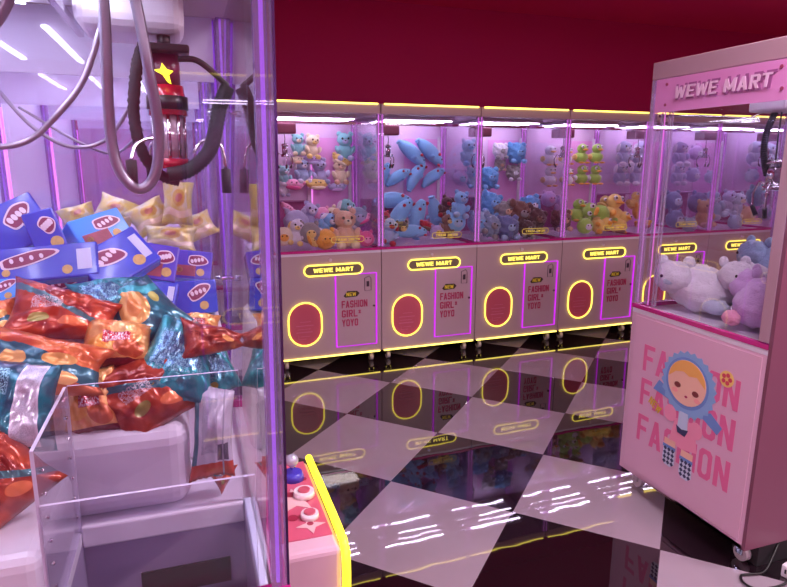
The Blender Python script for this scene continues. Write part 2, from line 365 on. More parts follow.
def row_inside(t):
    """claw, rail, divider, shelves and the added sign reflection of the plush machines"""
    z = H_-.1
    MB().box(.05, .75, .28, .295, z-.03, z-.012).box(.05, .75, .33, .345, z-.03, z-.012).build('gantry_rail', CHROME, t)
    MB().box(.08, .24, .25, .37, z-.105, z-.031, .01).build('carriage', mat('wine_plastic', (120, 52, 82), .35), t)
    claw(t, .16, .30, 1.56, .95, drop=.068)
    MB().box(.44, .764, D_-.022, D_-.016, ZS+.002, 1.70).build('pink_rear_panel', LILP, t)
    MB().box(.735, .762, D_-.052, D_-.046, ZS+.001, 1.72).build('rear_corner_cover', WHITE, t)
    MB().box(.05, .39, D_-.10, D_-.023, 1.20, 1.21).build('display_shelf', mat('shelf_mauve', (178, 120, 170), .4), t)
    MB().box(.05, .39, D_-.022, D_-.016, .90, 1.195).build('rear_poster', mat('mauve_print', (170, 80, 140), .4, var=.25, bscale=40), t)
    gs = MB().tube([(.55+x, .03, .955+y) for x, y in stadium(.25, .042)], .0025, True, 5).build('sign_reflection', mat('sign_reflection_yellow', (226, 206, 90), .5, emit=(.9, .7, .1), es=.35), t)  # faintly glowing shape put in for a neon sign's reflection in the glass
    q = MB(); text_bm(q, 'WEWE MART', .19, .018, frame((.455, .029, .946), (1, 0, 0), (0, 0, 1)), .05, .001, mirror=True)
    q.build('reflection_lettering', MATS['sign_reflection_yellow'], gs)

ORD = ['first', 'second', 'third', 'fourth', 'fifth', 'sixth']
RA = math.atan(.0215)
RX, RY = .59, 4.265
def rowpos(s, d, z):      # s along the row from machine one's corner + .03, d depth behind the front, z height
    return (RX+cos(RA)*s-sin(RA)*d, RY+sin(RA)*s+cos(RA)*d, z)
base = make_machine(); row0 = copy_tree(base) if False else base
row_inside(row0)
ROWLAB = ['pink claw machine with pastel animal plush, leftmost of the back row',
          'pink claw machine full of long blue plush with red bits, second in the back row',
          'pink claw machine with brown and blue shaggy plush, third in the back row',
          'pink claw machine with green and yellow plush, fourth in the back row',
          'fifth pink claw machine of the back row, seen behind the near machine post',
          'sixth pink claw machine from the left in the back row, its sign partly hidden',
          'pink claw machine at the far right end of the back row']
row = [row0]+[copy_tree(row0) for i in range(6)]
MB().box(.395, .425, D_-.05, D_-.016, ZS+.001, 1.72).build('divider_post', WHITE, row[0])
MB().box(.428, .434, D_-.05, D_-.044, ZS+.002, 1.72).build('divider_light', PLED, row[0])
for i, o in enumerate(row):
    o.location = rowpos(-.03+.8*i, 0, 0); o.rotation_euler = (0, 0, RA)
    tag(o, ROWLAB[i], 'claw machine', 'claw machines along the back wall')

# the column of snack machines on the left, facing right
col0 = make_machine(kind='column')
MB().box(.05, .75, .30, .312, 1.775, 1.79).build('gantry_rail', CHROME, col0)
COLLAB = ['snack claw machine nearest the camera, filling the left of the photo', 'claw machine right behind the nearest snack machine, holding yellow bags',
          'third claw machine of the left column, behind the yellow bags', 'rearmost claw machine of the left column, before the back row']
colm = [col0]+[copy_tree(col0) for i in range(3)]
CX, CY = .10, .80
for i, o in enumerate(colm):
    o.location = (CX-(.007 if i == 0 else 0), CY+.8*i, 0); o.rotation_euler = (.013 if i == 0 else 0, 0, pi/2)   # the nearest one stands a little out of plumb
    tag(o, COLLAB[i], 'claw machine', 'claw machines of the left column')
MB().box(W_-.0115, W_-.004, .031, D_-.046, ZS+.026, 1.70).build('solid_side_panel', mat('violet_panel', (182, 156, 190), .5), colm[3])
far_bars = None
for m_ in colm[1:]:
    for ch_ in m_.children:
        if ch_.name.startswith('interior_lamp'):
            for df in ch_.children:
                if far_bars is None: far_bars = df.data.copy(); far_bars.materials[0] = LAMPF
                df.data = far_bars
    MB().box(.03, .77, .12, D_-.05, ZS+.001, 1.22, .02).build('display_riser', WHITE, m_)

bk = copy_tree(row0); bk.location = (.79, -1.47, 0); bk.rotation_euler = (0, 0, pi)
tag(bk, 'claw machine behind the camera whose yellow top strip is mirrored in the near glass', 'claw machine')
# the print machine on the right, facing away down the room
rm = make_machine(kind='side_print')
rm.location = (2.685, 2.18, 0); rm.rotation_euler = (0, 0, pi)
tag(rm, 'claw machine on the right with FASHION print and WEWE MART header on its side', 'claw machine')

# ------------------------------------------------------------------ right machine details
PK = mat('pink_print', (222, 104, 156), .5)
MQ = MB().box(W_-.006, W_+.0005, .03, D_-.02, 1.712, 1.843).build('marquee_panel', mat('marquee_pink', (210, 134, 196), .35), rm)
q = MB(); text_bm(q, 'WEWE MART', .442, .060, SD(.138, 1.754, W_+.0025), .03, .002, shear=.12); q.build('marquee_outline', mat('mauve_outline', (150, 80, 140), .5), MQ)
q = MB(); text_bm(q, 'WEWE MART', .430, .046, SD(.138, 1.760, W_+.0046), .0, .002, shear=.12); q.build('marquee_lettering', mat('silver_pink', (222, 184, 216), .3), MQ)
for yy, zz in ((.09, 1.74), (.61, 1.75), (.60, 1.82), (.09, 1.82)):
    MB().cyl((W_+.0005, yy, zz), (W_+.004, yy, zz), .006).build('marquee_screw', mat('screw_pink', (150, 60, 100), .3), MQ)
MB().box(W_-.005, W_-.001, .645, D_-.016, ZS+.026, 1.711).build('side_mullion', MATS['taupe_paint'], rm)
p = MB().box(W_-.02, W_-.012, .115, .121, ZS+.026, 1.711).box(W_-.02, W_-.012, .10, .104, ZS+.026, 1.711).box(W_-.02, W_-.012, .058, .064, ZS+.026, 1.711).build('side_guide', POSTG, rm)
MB().box(W_-.014, W_-.008, .080, .082, ZS+.026, 1.71).build('side_led_line', PLEDW, rm)
MB().tube([(.78, .04, 1.70), (.6, .045, 1.705), (.3, .05, 1.70), (.2, .05, 1.74), (.05, .05, 1.74)], .006).build('guide_rail', CHROME, rm)
sp = MB().box(W_-.002, W_+.0012, .03, .67, .12, .84).build('print_panel', mat('print_panel_pink', (218, 172, 200), .35), rm)
for (z0, z1) in ((.605, .725), (.445, .57), (.275, .40)):
    q = MB(); text_bm(q, 'FASHION', .50, z1-z0, SD(.10, z0, W_+.0013), .055, .0008); q.build('slogan', PK, sp)
def flat(name, poly, y, z, lay, m, rot=0):
    M = SD(y, z, W_+.0022+.0008*lay) @ Matrix.Rotation(rot, 4, 'Z')
    return MB().prism(poly, M, .0006).build(name, m, sp)
SKIN = mat('skin_print', (240, 190, 170), .5); BLUEP = mat('bonnet_blue_print', (134, 172, 220), .5); BLU2 = mat('frill_blue_print', (108, 142, 206), .5)
ORP = mat('orange_hair_print', (238, 176, 96), .5); PINKD = mat('dress_pink_print', (238, 150, 182), .5); NAVY = mat('navy_print', (52, 56, 100), .5)
fr = [((.145 if k % 2 else .132)*cos(2*pi*k/48), (.142 if k % 2 else .13)*sin(2*pi*k/48)) for k in range(48)]
flat('bow_print', [(-.06, -.02), (-.03, .03), (.05, .0), (.03, -.035)], .235, .565, 0, BLU2); flat('bow_print', [(-.05, .0), (.0, .03), (.06, -.01), (.04, -.045)], .485, .525, 0, BLU2)
flat('bonnet_frill_print', fr, .36, .625, 1, BLUEP)
flat('bonnet_rim_print', circle(.112, 32, .108), .355, .63, 2, BLU2)
flat('face_print', circle(.100, 32, .095), .355, .632, 3, SKIN)
flat('hair_print', [(.096*cos(a)*1.0, .09*sin(a)) for a in [pi*k/16 for k in range(17)]]+[(-.06, .03), (-.02, .04), (.01, .028), (.05, .036)], .355, .636, 4, ORP)
for sx, zz in ((-.045, .612), (.05, .602)):
    flat('eye_print', circle(.017, 16, .012), .355+sx, zz, 4, mat('eye_brown_print', (120, 50, 52), .5))
    flat('cheek_print', circle(.016, 14, .010), .355+sx*1.25, zz-.026, 4, mat('cheek_print', (244, 160, 160), .5))
flat('mouth_print', circle(.008, 12, .005), .36, .575, 4, CLT)
flat('arm_print', circle(.034, 18, .036), .285, .475, 2, PINKD); flat('arm_print', circle(.034, 18, .036), .425, .452, 2, PINKD)
flat('dress_print', [(-.075, -.065), (-.05, .05), (.03, .06), (.06, .03), (.075, -.055), (.0, -.07)], .365, .415, 1, PINKD)
flat('collar_print', [(-.025, -.05), (-.02, .03), (.025, .03), (.03, -.05)], .355, .475, 3, mat('pale_blue_print', (190, 206, 232), .5))
flat('collar_trim_print', [(-.03, -.01), (-.02, -.04), (.02, -.045), (.035, -.012), (.0, -.02)], .355, .45, 4, NAVY)
for yy, zz in ((.30, .30), (.395, .285)):
    flat('leg_print', [(-.032, .06), (.03, .06), (.03, -.04), (-.032, -.04)], yy, zz, 1, SKIN)
    flat('sock_print', [(-.034, .02), (.032, .02), (.034, -.045), (.012, -.062), (-.02, -.06), (-.034, -.04)], yy, zz, 2, mat('sock_pale_print', (206, 216, 236), .5))
    q = MB()
    for a in range(3):
        for b_ in range(4):
            if True:
                q.prism([(-.010, 0), (0, -.010), (.010, 0), (0, .010)], SD(yy-.021+.021*a, zz-.046+.020*b_, W_+.0048), .0005)
    q.build('sock_check_print', NAVY, sp)
    flat('sock_band_print', [(-.036, .018), (.034, .018), (.034, .032), (-.036, .032)], yy, zz, 3, BLU2)
flat('flower_print', circle(.032, 20), .54, .715, 2, mat('flower_yellow_print', (240, 206, 120), .5))
q = MB()
for k in range(5): q.prism(circle(.009, 10, cx=.016*cos(k*2*pi/5), cy=.016*sin(k*2*pi/5)), SD(.54, .715, W_+.0048), .0005)
q.build('flower_petal_print', mat('petal_print', (206, 70, 90), .5), sp)
q = MB(); text_bm(q, 'NEW', .075, .036, SD(.155, .475, W_+.0045) @ Matrix.Rotation(-.45, 4, 'Z'), .05, .0006); q.build('new_lettering', mat('gold_print', (214, 178, 60), .5), sp)

MB().box(.025, .715, .58, D_-.006, .001, .088).build('shade_block', RUB, rm)  # dark block added for the black shade in the gap under the cabinet
claw(rm, .485, .36, 1.42, 1.2, drop=.2)
MB().box(.40, .57, .28, .44, 1.70, 1.78, .01).build('carriage', WHT, rm)
rp = []
for k in range(90):
    u = k/89; rp.append((.485+.035*sin(u*pi), .33, 1.70-.24*u))
MB().tube(rp, .012, seg=8, rf=lambda u: .012+.0025*math.sin(u*180)).build('corrugated_hose', RUB, rm)

# power cord and plug by the right machine
cp = [(2.1, 1.50, .10), (2.03, 1.47, .05), (1.96, 1.445, .012), (1.90, 1.455, .008), (1.865, 1.46, .008), (1.84, 1.43, .008), (1.85, 1.39, .008), (1.90, 1.375, .008), (1.97, 1.37, .012), (2.02, 1.385, .03)]
def smooth(P, n=8, closed=False):
    P = [Vector(p) for p in P]; out = []
    for i in range(len(P)-1):
        a = P[max(i-1, 0)]; b = P[i]; c = P[i+1]; d = P[min(i+2, len(P)-1)]
        for k in range(n):
            t = k/n; out.append(.5*((2*b)+(c-a)*t+(2*a-5*b+4*c-d)*t*t+(3*b-a-3*c+d)*t**3))
    out.append(P[-1]); return out
t = tag(empty('power_strip', (2.06, 1.40, 0), .2), 'white power strip with black cord on the floor at the lower right', 'power strip')
MB().box(-.045, .10, -.03, .03, 0, .05, .005).build('housing', WHT, t)
q = MB()
for k in range(3): q.box(-.048, -.0445, -.018+.014*k, -.012+.014*k, .02, .036)
q.build('socket', DARK, t)
M = (Matrix.Translation(t.location) @ Matrix.Rotation(.2, 4, 'Z')).inverted()
MB().tube([M @ p for p in smooth(cp)], .0045).build('cord', DARK, t)

# ------------------------------------------------------------------ nearest snack machine: chute, riser, claw, panel  (local: x along the front, y depth)
nm = col0
def loc(X, Y, Z): return (Y-CY, CX-X, Z)          # world to machine local
zr = 1.142
x0, x1, y0, y1 = HOLE
EDGE = mat('frosted_edge', (214, 204, 232), .3, spec=.8)
def pane(name, bx, parent):
    """acrylic sheet whose thin rims are frosted"""
    b = MB().box(*bx); dims = (bx[1]-bx[0], bx[3]-bx[2], bx[5]-bx[4]); k = dims.index(min(dims))
    for f in b.bm.faces:
        f.normal_update(); f.material_index = 0 if abs(f.normal[k]) > .9 else 1
    return b.build(name, [ACRYL, EDGE], parent)
cb = empty('prize_chute'); cb.parent = nm
pane('chute_panel', (x1-.005, x1, y0, y1, ZS+.001, zr), cb)
pane('chute_panel', (x0-.006, x0-.001, y0, y1, ZS+.001, 1.065), cb)
pane('chute_panel', (x0, x1-.006, y1, y1+.005, ZS+.001, zr), cb)
for k in range(6):
    z = .92+.036*k
    for xx in (.07, .25):
        MB().cyl((xx, y1-.003, z), (xx, y1, z), .0028, seg=8).build('screw', CHROME, cb)
# shelf edge and dark slot at the rear of the shaft
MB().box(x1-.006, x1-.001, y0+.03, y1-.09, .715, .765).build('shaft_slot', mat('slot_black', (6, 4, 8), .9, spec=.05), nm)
MB().box(x1-.012, x1+.012, y0, y1, ZS-.03, ZS+.012, .004).build('chute_lip', WHITE, nm)
MB().box(.03, x1, .024, y0, ZS+.0005, ZS+.014, .003).build('side_ledge', mat('pale_blue_plastic', (206, 210, 240), .35), nm)
r = MB()
r.box(.312, .74, .13, .655, ZS+.0005, 1.035, .035, 4)
r.box(.50, .74, .05, .655, ZS+.0005, 1.17, .02, 3)
r.box(.045, .30, .325, .655, ZS+.0005, .985, .02, 3)
r.build('display_riser', WHITE, nm)
# gantry box, hoses, claw
MB().box(*[v for v in (.47, .64, .095, .285)], 1.745, 1.84, .03, 4).build('gantry_box', WHT, nm)
CLX = loc(-.034, 1.30, 0)
cx, cy = CLX[0], CLX[1]
RED = mat('claw_red', (176, 20, 50), .25, coat=.5); CLR = mat('claw_clear', (206, 190, 210), .15, metal=.5)
c = MB().cyl((cx, cy, 1.52), (cx, cy, 1.60), .029).build('claw_motor', CLR, nm)
for k in range(10):
    a = 2*pi*k/10; MB().cyl((cx+.030*cos(a), cy+.030*sin(a), 1.52), (cx+.030*cos(a), cy+.030*sin(a), 1.60), .0035, seg=6).build('motor_fin', CHROME, c)
MB().cyl((cx, cy, 1.50), (cx, cy, 1.519), .034).build('claw_collar', RED, c)
MB().cyl((cx, cy, 1.60), (cx, cy, 1.655), .036, .031).build('claw_ring', RED, c)
MB().cyl((cx, cy, 1.61), (cx, cy, 1.635), .038).build('claw_band', DARK, c)
MB().cyl((cx, cy, 1.655), (cx, cy, 1.71), .026).build('claw_head', mat('claw_wine', (110, 40, 70), .3), c)
MB().box(cx-.05, cx+.05, cy-.045, cy+.045, 1.71, 1.725, .004).build('claw_bracket', DARK, c)
MB().cyl((cx, cy, 1.725), (cx, cy, 1.745), .012).build('claw_spindle', DARK, c)
arrow = [(x_*.8, y_*.8) for x_, y_ in [(-.026, .004), (-.010, .006), (-.006, .020), (.004, .006), (.018, .003), (.008, -.006), (.012, -.026), (.004, -.022), (-.006, -.006)]]
MB().prism(arrow, frame((cx-.040, cy, 1.675), (0, -1, 0), (0, 0, 1)), .003).build('arrow_glare', YELB, c)  # glowing yellow arrow shape put in for the light strip's glare
for (wx, wy, wz, tx, ty, tz) in ((-.06, 1.27, 1.56, -.101, 1.22, 1.485), (-.05, 1.34, 1.56, -.075, 1.38, 1.49), (.03, 1.30, 1.56, .069, 1.29, 1.47)):
    P = smooth([loc(wx*.5-.006, (wy+1.30)/2, 1.53), loc(wx, wy, 1.555), loc((wx+tx)/2+(-.01 if tx < 0 else .012), (wy+ty)/2, 1.545), loc(tx, ty, tz+.03)], 5)
    pr = MB().tube(P, .0035, seg=8).build('claw_prong', CHROME, c)
    MB().cyl(loc(tx, ty, tz+.03), loc(tx, ty, tz-.018), .0095, seg=12).build('prong_tip', RUB, pr)
def hose(pts, r, name, m, ribs=0):
    P = smooth(pts, 14); n = len(P)
    return MB().tube(P, r, seg=10, rf=(lambda u: r*(1+.12*math.sin(u*ribs*2*pi))) if ribs else None).build(name, m, nm)
hose([loc(-.073, 1.30, 1.72), loc(-.085, 1.29, 1.68), loc(-.095, 1.29, 1.60), loc(-.085, 1.29, 1.53), loc(-.055, 1.30, 1.487), loc(-.02, 1.30, 1.475)], .011, 'corrugated_hose', RUB, 30)
hose([loc(-.01, 1.26, 1.70), loc(.02, 1.26, 1.70), loc(.045, 1.26, 1.685), loc(.078, 1.26, 1.655)], .006, 'hose_clip', DARK)
hose([loc(.078, 1.26, 1.655), loc(.062, 1.26, 1.62), loc(.05, 1.26, 1.57), loc(.035, 1.26, 1.53), loc(.0, 1.26, 1.498), loc(-.04, 1.26, 1.488)], .014, 'corrugated_hose', RUB, 34)
hose([loc(-.112, 1.08, 1.84), loc(-.114, 1.09, 1.72), loc(-.120, 1.10, 1.57), loc(-.112, 1.10, 1.50), loc(-.085, 1.10, 1.468), loc(-.058, 1.10, 1.49), loc(-.047, 1.10, 1.56), loc(-.056, 1.09, 1.66), loc(-.068, 1.09, 1.76), loc(-.08, 1.08, 1.84)], .0088, 'looped_tube', TUBEM)
hose([loc(-.20, .98, 1.84), loc(-.205, .99, 1.78), loc(-.225, 1.0, 1.72), loc(-.26, 1.0, 1.68), loc(-.34, 1.0, 1.66)], .009, 'looped_tube', TUBEM)
hose([loc(-.40, 1.25, 1.555), loc(-.33, 1.25, 1.535), loc(-.27, 1.25, 1.545), loc(-.22, 1.25, 1.59), loc(-.17, 1.25, 1.655), loc(-.13, 1.25, 1.76)], .0055, 'thin_tube', TUBEM)
hose([loc(-.36, 1.45, 1.66), loc(-.30, 1.45, 1.58), loc(-.23, 1.45, 1.54), loc(-.16, 1.45, 1.56), loc(-.10, 1.42, 1.64)], .004, 'thin_tube', TUBEM)
hose([loc(-.33, 1.5, 1.62), loc(-.22, 1.5, 1.55), loc(-.15, 1.5, 1.53), loc(-.09, 1.45, 1.58)], .003, 'thin_tube', TUBEM)
# control panel on its right-hand face
X_ = .0
cpn = MB().box(.20, .56, -.135, -.001, .68, .80, .012, 3).build('control_panel', mat('panel_pale_pink', (214, 176, 200), .35), nm)
PT = mat('panel_print_red', (206, 92, 124), .3, coat=.6, var=.18, bscale=18)
q = MB(); q.prism([(.245, -.125), (.555, -.125), (.555, -.008), (.245, -.008)], Matrix.Translation((0, 0, .8003)), .002); q.build('panel_print', PT, cpn)
def star(n, r0, r1): return [((r0 if k % 2 else r1)*cos(pi*k/n), (r0 if k % 2 else r1)*sin(pi*k/n)) for k in range(2*n)]
q = MB(); q.prism(star(5, .022, .05), Matrix.Translation((.385, -.075, .8026)), .001).prism(star(4, .012, .03), Matrix.Translation((.285, -.09, .8026)), .001); q.build('star_print', mat('pale_star_print', (226, 180, 190), .4), cpn)
q = MB()
for k in range(9): q.prism(circle(.003+.004*(k % 3), 10), Matrix.Translation((.26+.03*k, -.02-.1*((k*37) % 10)/10, .8028)), .001)
q.build('speckle_pattern', mat('dark_red_print', (150, 40, 70), .4), cpn)
j = MB().cyl((.48, -.088, .802), (.48, -.088, .82), .026, .020).build('joystick', mat('joystick_blue', (70, 60, 190), .3), cpn)
MB().cyl((.48, -.088, .83), (.48, -.084, .84), .007).build('joystick_rod', CHROME, cpn)
MB().ell((.48, -.086, .848), (.015, .015, .015)).build('joystick_ball', mat('ball_steel', (190, 190, 215), .15, metal=.4), cpn)
bt = MB().cyl((.40, -.098, .8036), (.40, -.098, .815), .024, .022).build('push_button', mat('button_white', (235, 220, 232), .15, coat=1), cpn)
b2 = MB().cyl((.315, -.094, .8036), (.315, -.094, .813), .02, .018).build('push_button', MATS['button_white'], cpn)
MB().cyl((.315, -.094, .813), (.315, -.094, .816), .012).build('button_cap', CRIM, cpn)
MB().cyl((.40, -.098, .815), (.40, -.098, .818), .013).build('button_cap', CRIM, cpn)
MB().tube([(.565, -.14, .805), (.45, -.14, .806), (.30, -.14, .806), (.215, -.14, .803), (.196, -.14, .79), (.192, -.14, .75), (.192, -.14, .69)], .0085, seg=10).build('neon_edge', YELB, cpn)
# hinge knobs
for z in (1.22, 1.63): MB().cyl((.79, .02, z), (.79, .05, z), .008).build('hinge', CHROME, nm)

# ------------------------------------------------------------------ snack bags and boxes
class X:
    """tiny expression builder over shader sockets"""
    def __init__(s, nt, o): s.nt = nt; s.o = o
    def op(s, k, *a):
        n = s.nt.nodes.new('ShaderNodeMath'); n.operation = k
        for i, v in enumerate((s,)+a):
            if isinstance(v, X): s.nt.links.new(v.o, n.inputs[i])
            else: n.inputs[i].default_value = v
        return X(s.nt, n.outputs[0])
    def __add__(s, b): return s.op('ADD', b)
    def __sub__(s, b): return s.op('SUBTRACT', b)
    def __mul__(s, b): return s.op('MULTIPLY', b)
    def lt(s, b): return s.op('LESS_THAN', b)
    def gt(s, b): return s.op('GREATER_THAN', b)
def bag_mat(name, base, layers, rough=.3, metal=.32, base2=None):
    m, nt, b = newmat(name); uv = nt.nodes.new('ShaderNodeUVMap'); sp_ = nt.nodes.new('ShaderNodeSeparateXYZ'); nt.links.new(uv.outputs[0], sp_.inputs[0])
    u = X(nt, sp_.outputs[0]); v = X(nt, sp_.outputs[1])
    nz = nt.nodes.new('ShaderNodeTexNoise'); nz.inputs['Scale'].default_value = 3.2; nt.links.new(uv.outputs[0], nz.inputs[0])
    mx = nt.nodes.new('ShaderNodeMix'); mx.data_type = 'RGBA'; mx.inputs[6].default_value = lin(base); mx.inputs[7].default_value = lin(base2 or base)
    r_ = nt.nodes.new('ShaderNodeMapRange'); r_.inputs[1].default_value = .42; r_.inputs[2].default_value = .58; nt.links.new(nz.outputs['Fac'], r_.inputs[0]); nt.links.new(r_.outputs[0], mx.inputs[0])
    cur = mx.outputs[2]
    for L in layers:
        k = L[0]
        if k == 'e':
            _, cx_, cy_, rx, ry, a, col = L
            du = u-cx_; dv = v-cy_; p = du*cos(a)+dv*sin(a); q_ = dv*cos(a)-du*sin(a)
            f = ((p*(1/rx)).op('POWER', 2) + (q_*(1/ry)).op('POWER', 2)).lt(1)
        elif k == 'b':
            _, nx, ny, off, wd, col = L
            f = (u*nx+v*ny-off).op('ABSOLUTE').lt(wd)
        elif k == 'w':
            _, off, am, fr_, wd, col = L
            f = (v-off-((u*fr_).op('SINE')*am)).op('ABSOLUTE').lt(wd)
        elif k == 'r':
            _, a0, a1, b0, b1, col = L
            f = ((u-(a0+a1)/2).op('ABSOLUTE').lt((a1-a0)/2))*((v-(b0+b1)/2).op('ABSOLUTE').lt((b1-b0)/2))
        elif k == 't':
            _, a0, a1, b0, b1, col, sc = L
            mp = nt.nodes.new('ShaderNodeMapping'); mp.inputs['Scale'].default_value = (sc, sc*.55, 1); nt.links.new(uv.outputs[0], mp.inputs[0])
            vo = nt.nodes.new('ShaderNodeTexVoronoi'); vo.distance = 'CHEBYCHEV'; vo.feature = 'F1'; vo.inputs['Randomness'].default_value = .55; nt.links.new(mp.outputs[0], vo.inputs['Vector'])
            d = X(nt, vo.outputs['Distance'])
            f = ((u-(a0+a1)/2).op('ABSOLUTE').lt((a1-a0)/2))*((v-(b0+b1)/2).op('ABSOLUTE').lt((b1-b0)/2))*((d-.30).op('ABSOLUTE').lt(.10))
        mm = nt.nodes.new('ShaderNodeMix'); mm.data_type = 'RGBA'; nt.links.new(f.o, mm.inputs[0]); nt.links.new(cur, mm.inputs[6]); mm.inputs[7].default_value = lin(col); cur = mm.outputs[2]
    nt.links.new(cur, b.inputs['Base Color'])
    b.inputs['Roughness'].default_value = rough; b.inputs['Metallic'].default_value = metal; b.inputs['Coat Weight'].default_value = .5; b.inputs['Coat Roughness'].default_value = .12
    return m
OR, OR2, TE, TE2, CHIP, WH = (190, 72, 44), (140, 34, 30), (24, 116, 136), (48, 168, 180), (226, 164, 96), (226, 206, 216)
BM = {
 'orange': bag_mat('orange_bag', OR, [('b', .55, .84, .70, .045, (60, 110, 122)), ('e', .3, .3, .10, .07, .4, (150, 140, 70)), ('e', .62, .22, .14, .08, -.3, (238, 128, 80)), ('t', .2, .5, .45, .62, WH, 22)], base2=OR2),
 'mixed': bag_mat('mixed_bag', (224, 120, 70), [('w', .42, .12, 5, .16, (34, 96, 116)), ('e', .40, .45, .10, .13, 0, CHIP), ('e', .73, .50, .13, .10, .5, CHIP), ('e', .75, .2, .12, .1, .2, (250, 190, 120)), ('r', .08, .26, .62, .82, (190, 60, 90)), ('t', .09, .25, .64, .80, WH, 20)], base2=OR),
 'chips': bag_mat('chip_bag', CHIP, [('e', .3, .4, .2, .16, .3, (226, 150, 66)), ('e', .68, .3, .22, .17, -.4, (196, 90, 50)), ('e', .6, .7, .2, .14, .1, (250, 206, 140)), ('r', .30, .72, .42, .62, (186, 30, 60)), ('t', .31, .71, .43, .61, WH, 9), ('b', 0, 1, .04, .07, (120, 20, 40))], base2=(222, 130, 80)),
 'teal': bag_mat('teal_bag', TE, [('r', .15, .85, .35, .75, (60, 104, 150)), ('t', .12, .88, .28, .80, (130, 182, 208), 9), ('e', .25, .18, .12, .08, 0, (196, 170, 70)), ('b', .7, .7, .98, .03, TE2)], base2=TE2, metal=.5),
 'tealchip': bag_mat('teal_chip_bag', (30, 90, 110), [('e', .35, .55, .26, .3, 0, CHIP), ('e', .35, .5, .12, .14, 0, (226, 140, 70)), ('e', .75, .6, .08, .1, 0, (190, 180, 90)), ('w', .8, .05, 6, .06, TE2)], base2=TE),
 'red': bag_mat('dark_red_bag', (128, 26, 24), [('t', .1, .4, .2, .8, (180, 80, 60), 10), ('e', .75, .4, .06, .2, .4, (240, 170, 100))], base2=(170, 60, 36)),
 'yellow': bag_mat('yellow_bag', (206, 190, 92), [('e', .5, .6, .22, .2, 0, (196, 160, 60)), ('e', .5, .6, .13, .1, .5, (176, 110, 80)), ('w', .25, .04, 8, .08, (226, 206, 170))], base2=(196, 190, 150), metal=.1, rough=.3),
 'label': bag_mat('label_back_bag', (200, 194, 214), [('r', 0, 1, 0, .18, (184, 60, 40)), ('r', 0, .12, .18, 1, (50, 110, 130)), ('t', .2, .6, .3, .9, (120, 116, 140), 40), ('r', .62, .9, .2, .4, (90, 84, 104)), ('b', 1, 0, .76, .02, (160, 156, 176))], metal=.1),
 'panel': bag_mat('teal_label_bag', (20, 120, 140), [('r', .60, .86, .05, .98, (214, 206, 228)), ('t', .62, .84, .08, .95, (150, 144, 170), 40), ('e', .22, .42, .12, .10, 0, (196, 170, 66)), ('r', .36, .48, .0, .24, (222, 180, 50)), ('t', .1, .5, .6, .9, (150, 200, 220), 18)], base2=(40, 70, 100), metal=.4),
}
def bag(name, key, w_, h_, th, seed, nx=26, ny=20, tx=0, ty=0):
    bm = bmesh.new(); uvl = bm.loops.layers.uv.new('UVMap'); off = Vector((seed*3.1, seed*1.7, 0))
    def P(u, v, sd):
        a, b_ = 2*u-1, 2*v-1
        prof = (1-abs(a)**2.4)**.62 * (1-abs(b_)**3.0)**.75
        pinch = 1-.10*(1-abs(b_)**2)*0 - .06*prof
        x = a*w_/2*(1-.15*(1-abs(b_)**2)+.03*noise.noise(off+Vector((0, b_*2, 1)))); y = b_*h_/2*(1-.02*(1-abs(a)**2)+.03*noise.noise(off+Vector((a*2, 0, 2))))
        y *= 1-tx*(a*.5+.5); x *= 1-ty*(b_*.5+.5)
        z = sd*th*.62*prof*(1-.35*abs(tx)*(a*.5+.5))
        n = noise.noise(Vector((a*1.8, b_*1.8, sd*2))+off)*.38+abs(noise.noise(Vector((a*3.2+b_, b_*2.6-a, sd))+off))*-.75+abs(noise.noise(Vector((a*7, b_*4, sd))+off))*-.25
        z += sd*th*.36*n*(prof**.5)
        edge = max(abs(b_)-.86, 0)/.14
        z += sd*th*.10*(abs(((a*1.7+b_*1.1+seed) % 1)-.5)-.25)*prof
        z += .012*h_*edge*sin(a*26+seed) + (h_*.10)*noise.noise(off+Vector((a*1.2, b_*1.2, 7)))*(.4+.6*abs(b_))
        return Vector((x, y, z))
    grids = []
    for sd in (1, -1):
        g = [[bm.verts.new(P(i/nx, j/ny, sd)) for i in range(nx+1)] for j in range(ny+1)]
        for j_ in range(ny):
            for i in range(nx):
                q = (g[j_][i], g[j_][i+1], g[j_+1][i+1], g[j_+1][i]); uvq = ((i, j_), (i+1, j_), (i+1, j_+1), (i, j_+1))
                if sd < 0: q = q[::-1]; uvq = uvq[::-1]
                f = bm.faces.new(q); f.smooth = True
                for lp_, (a, b_) in zip(f.loops, uvq): lp_[uvl].uv = (a/nx, b_/ny)
    bmesh.ops.remove_doubles(bm, verts=bm.verts[:], dist=.0002)
    me = bpy.data.meshes.new(name); bm.to_mesh(me); bm.free(); me.materials.append(BM[key])
    o = bpy.data.objects.new(name, me); COL.objects.link(o); return o
def orient(o, pos, nrm, roll):
    z = Vector(nrm).normalized(); x = Vector((0, 0, 1)).cross(z)
    x = x.normalized() if x.length > .01 else Vector((1, 0, 0)); y = z.cross(x)
    M = Matrix((x, y, z)).transposed().to_4x4() @ Matrix.Rotation(roll, 4, 'Z'); M.translation = Vector(pos); o.matrix_world = M
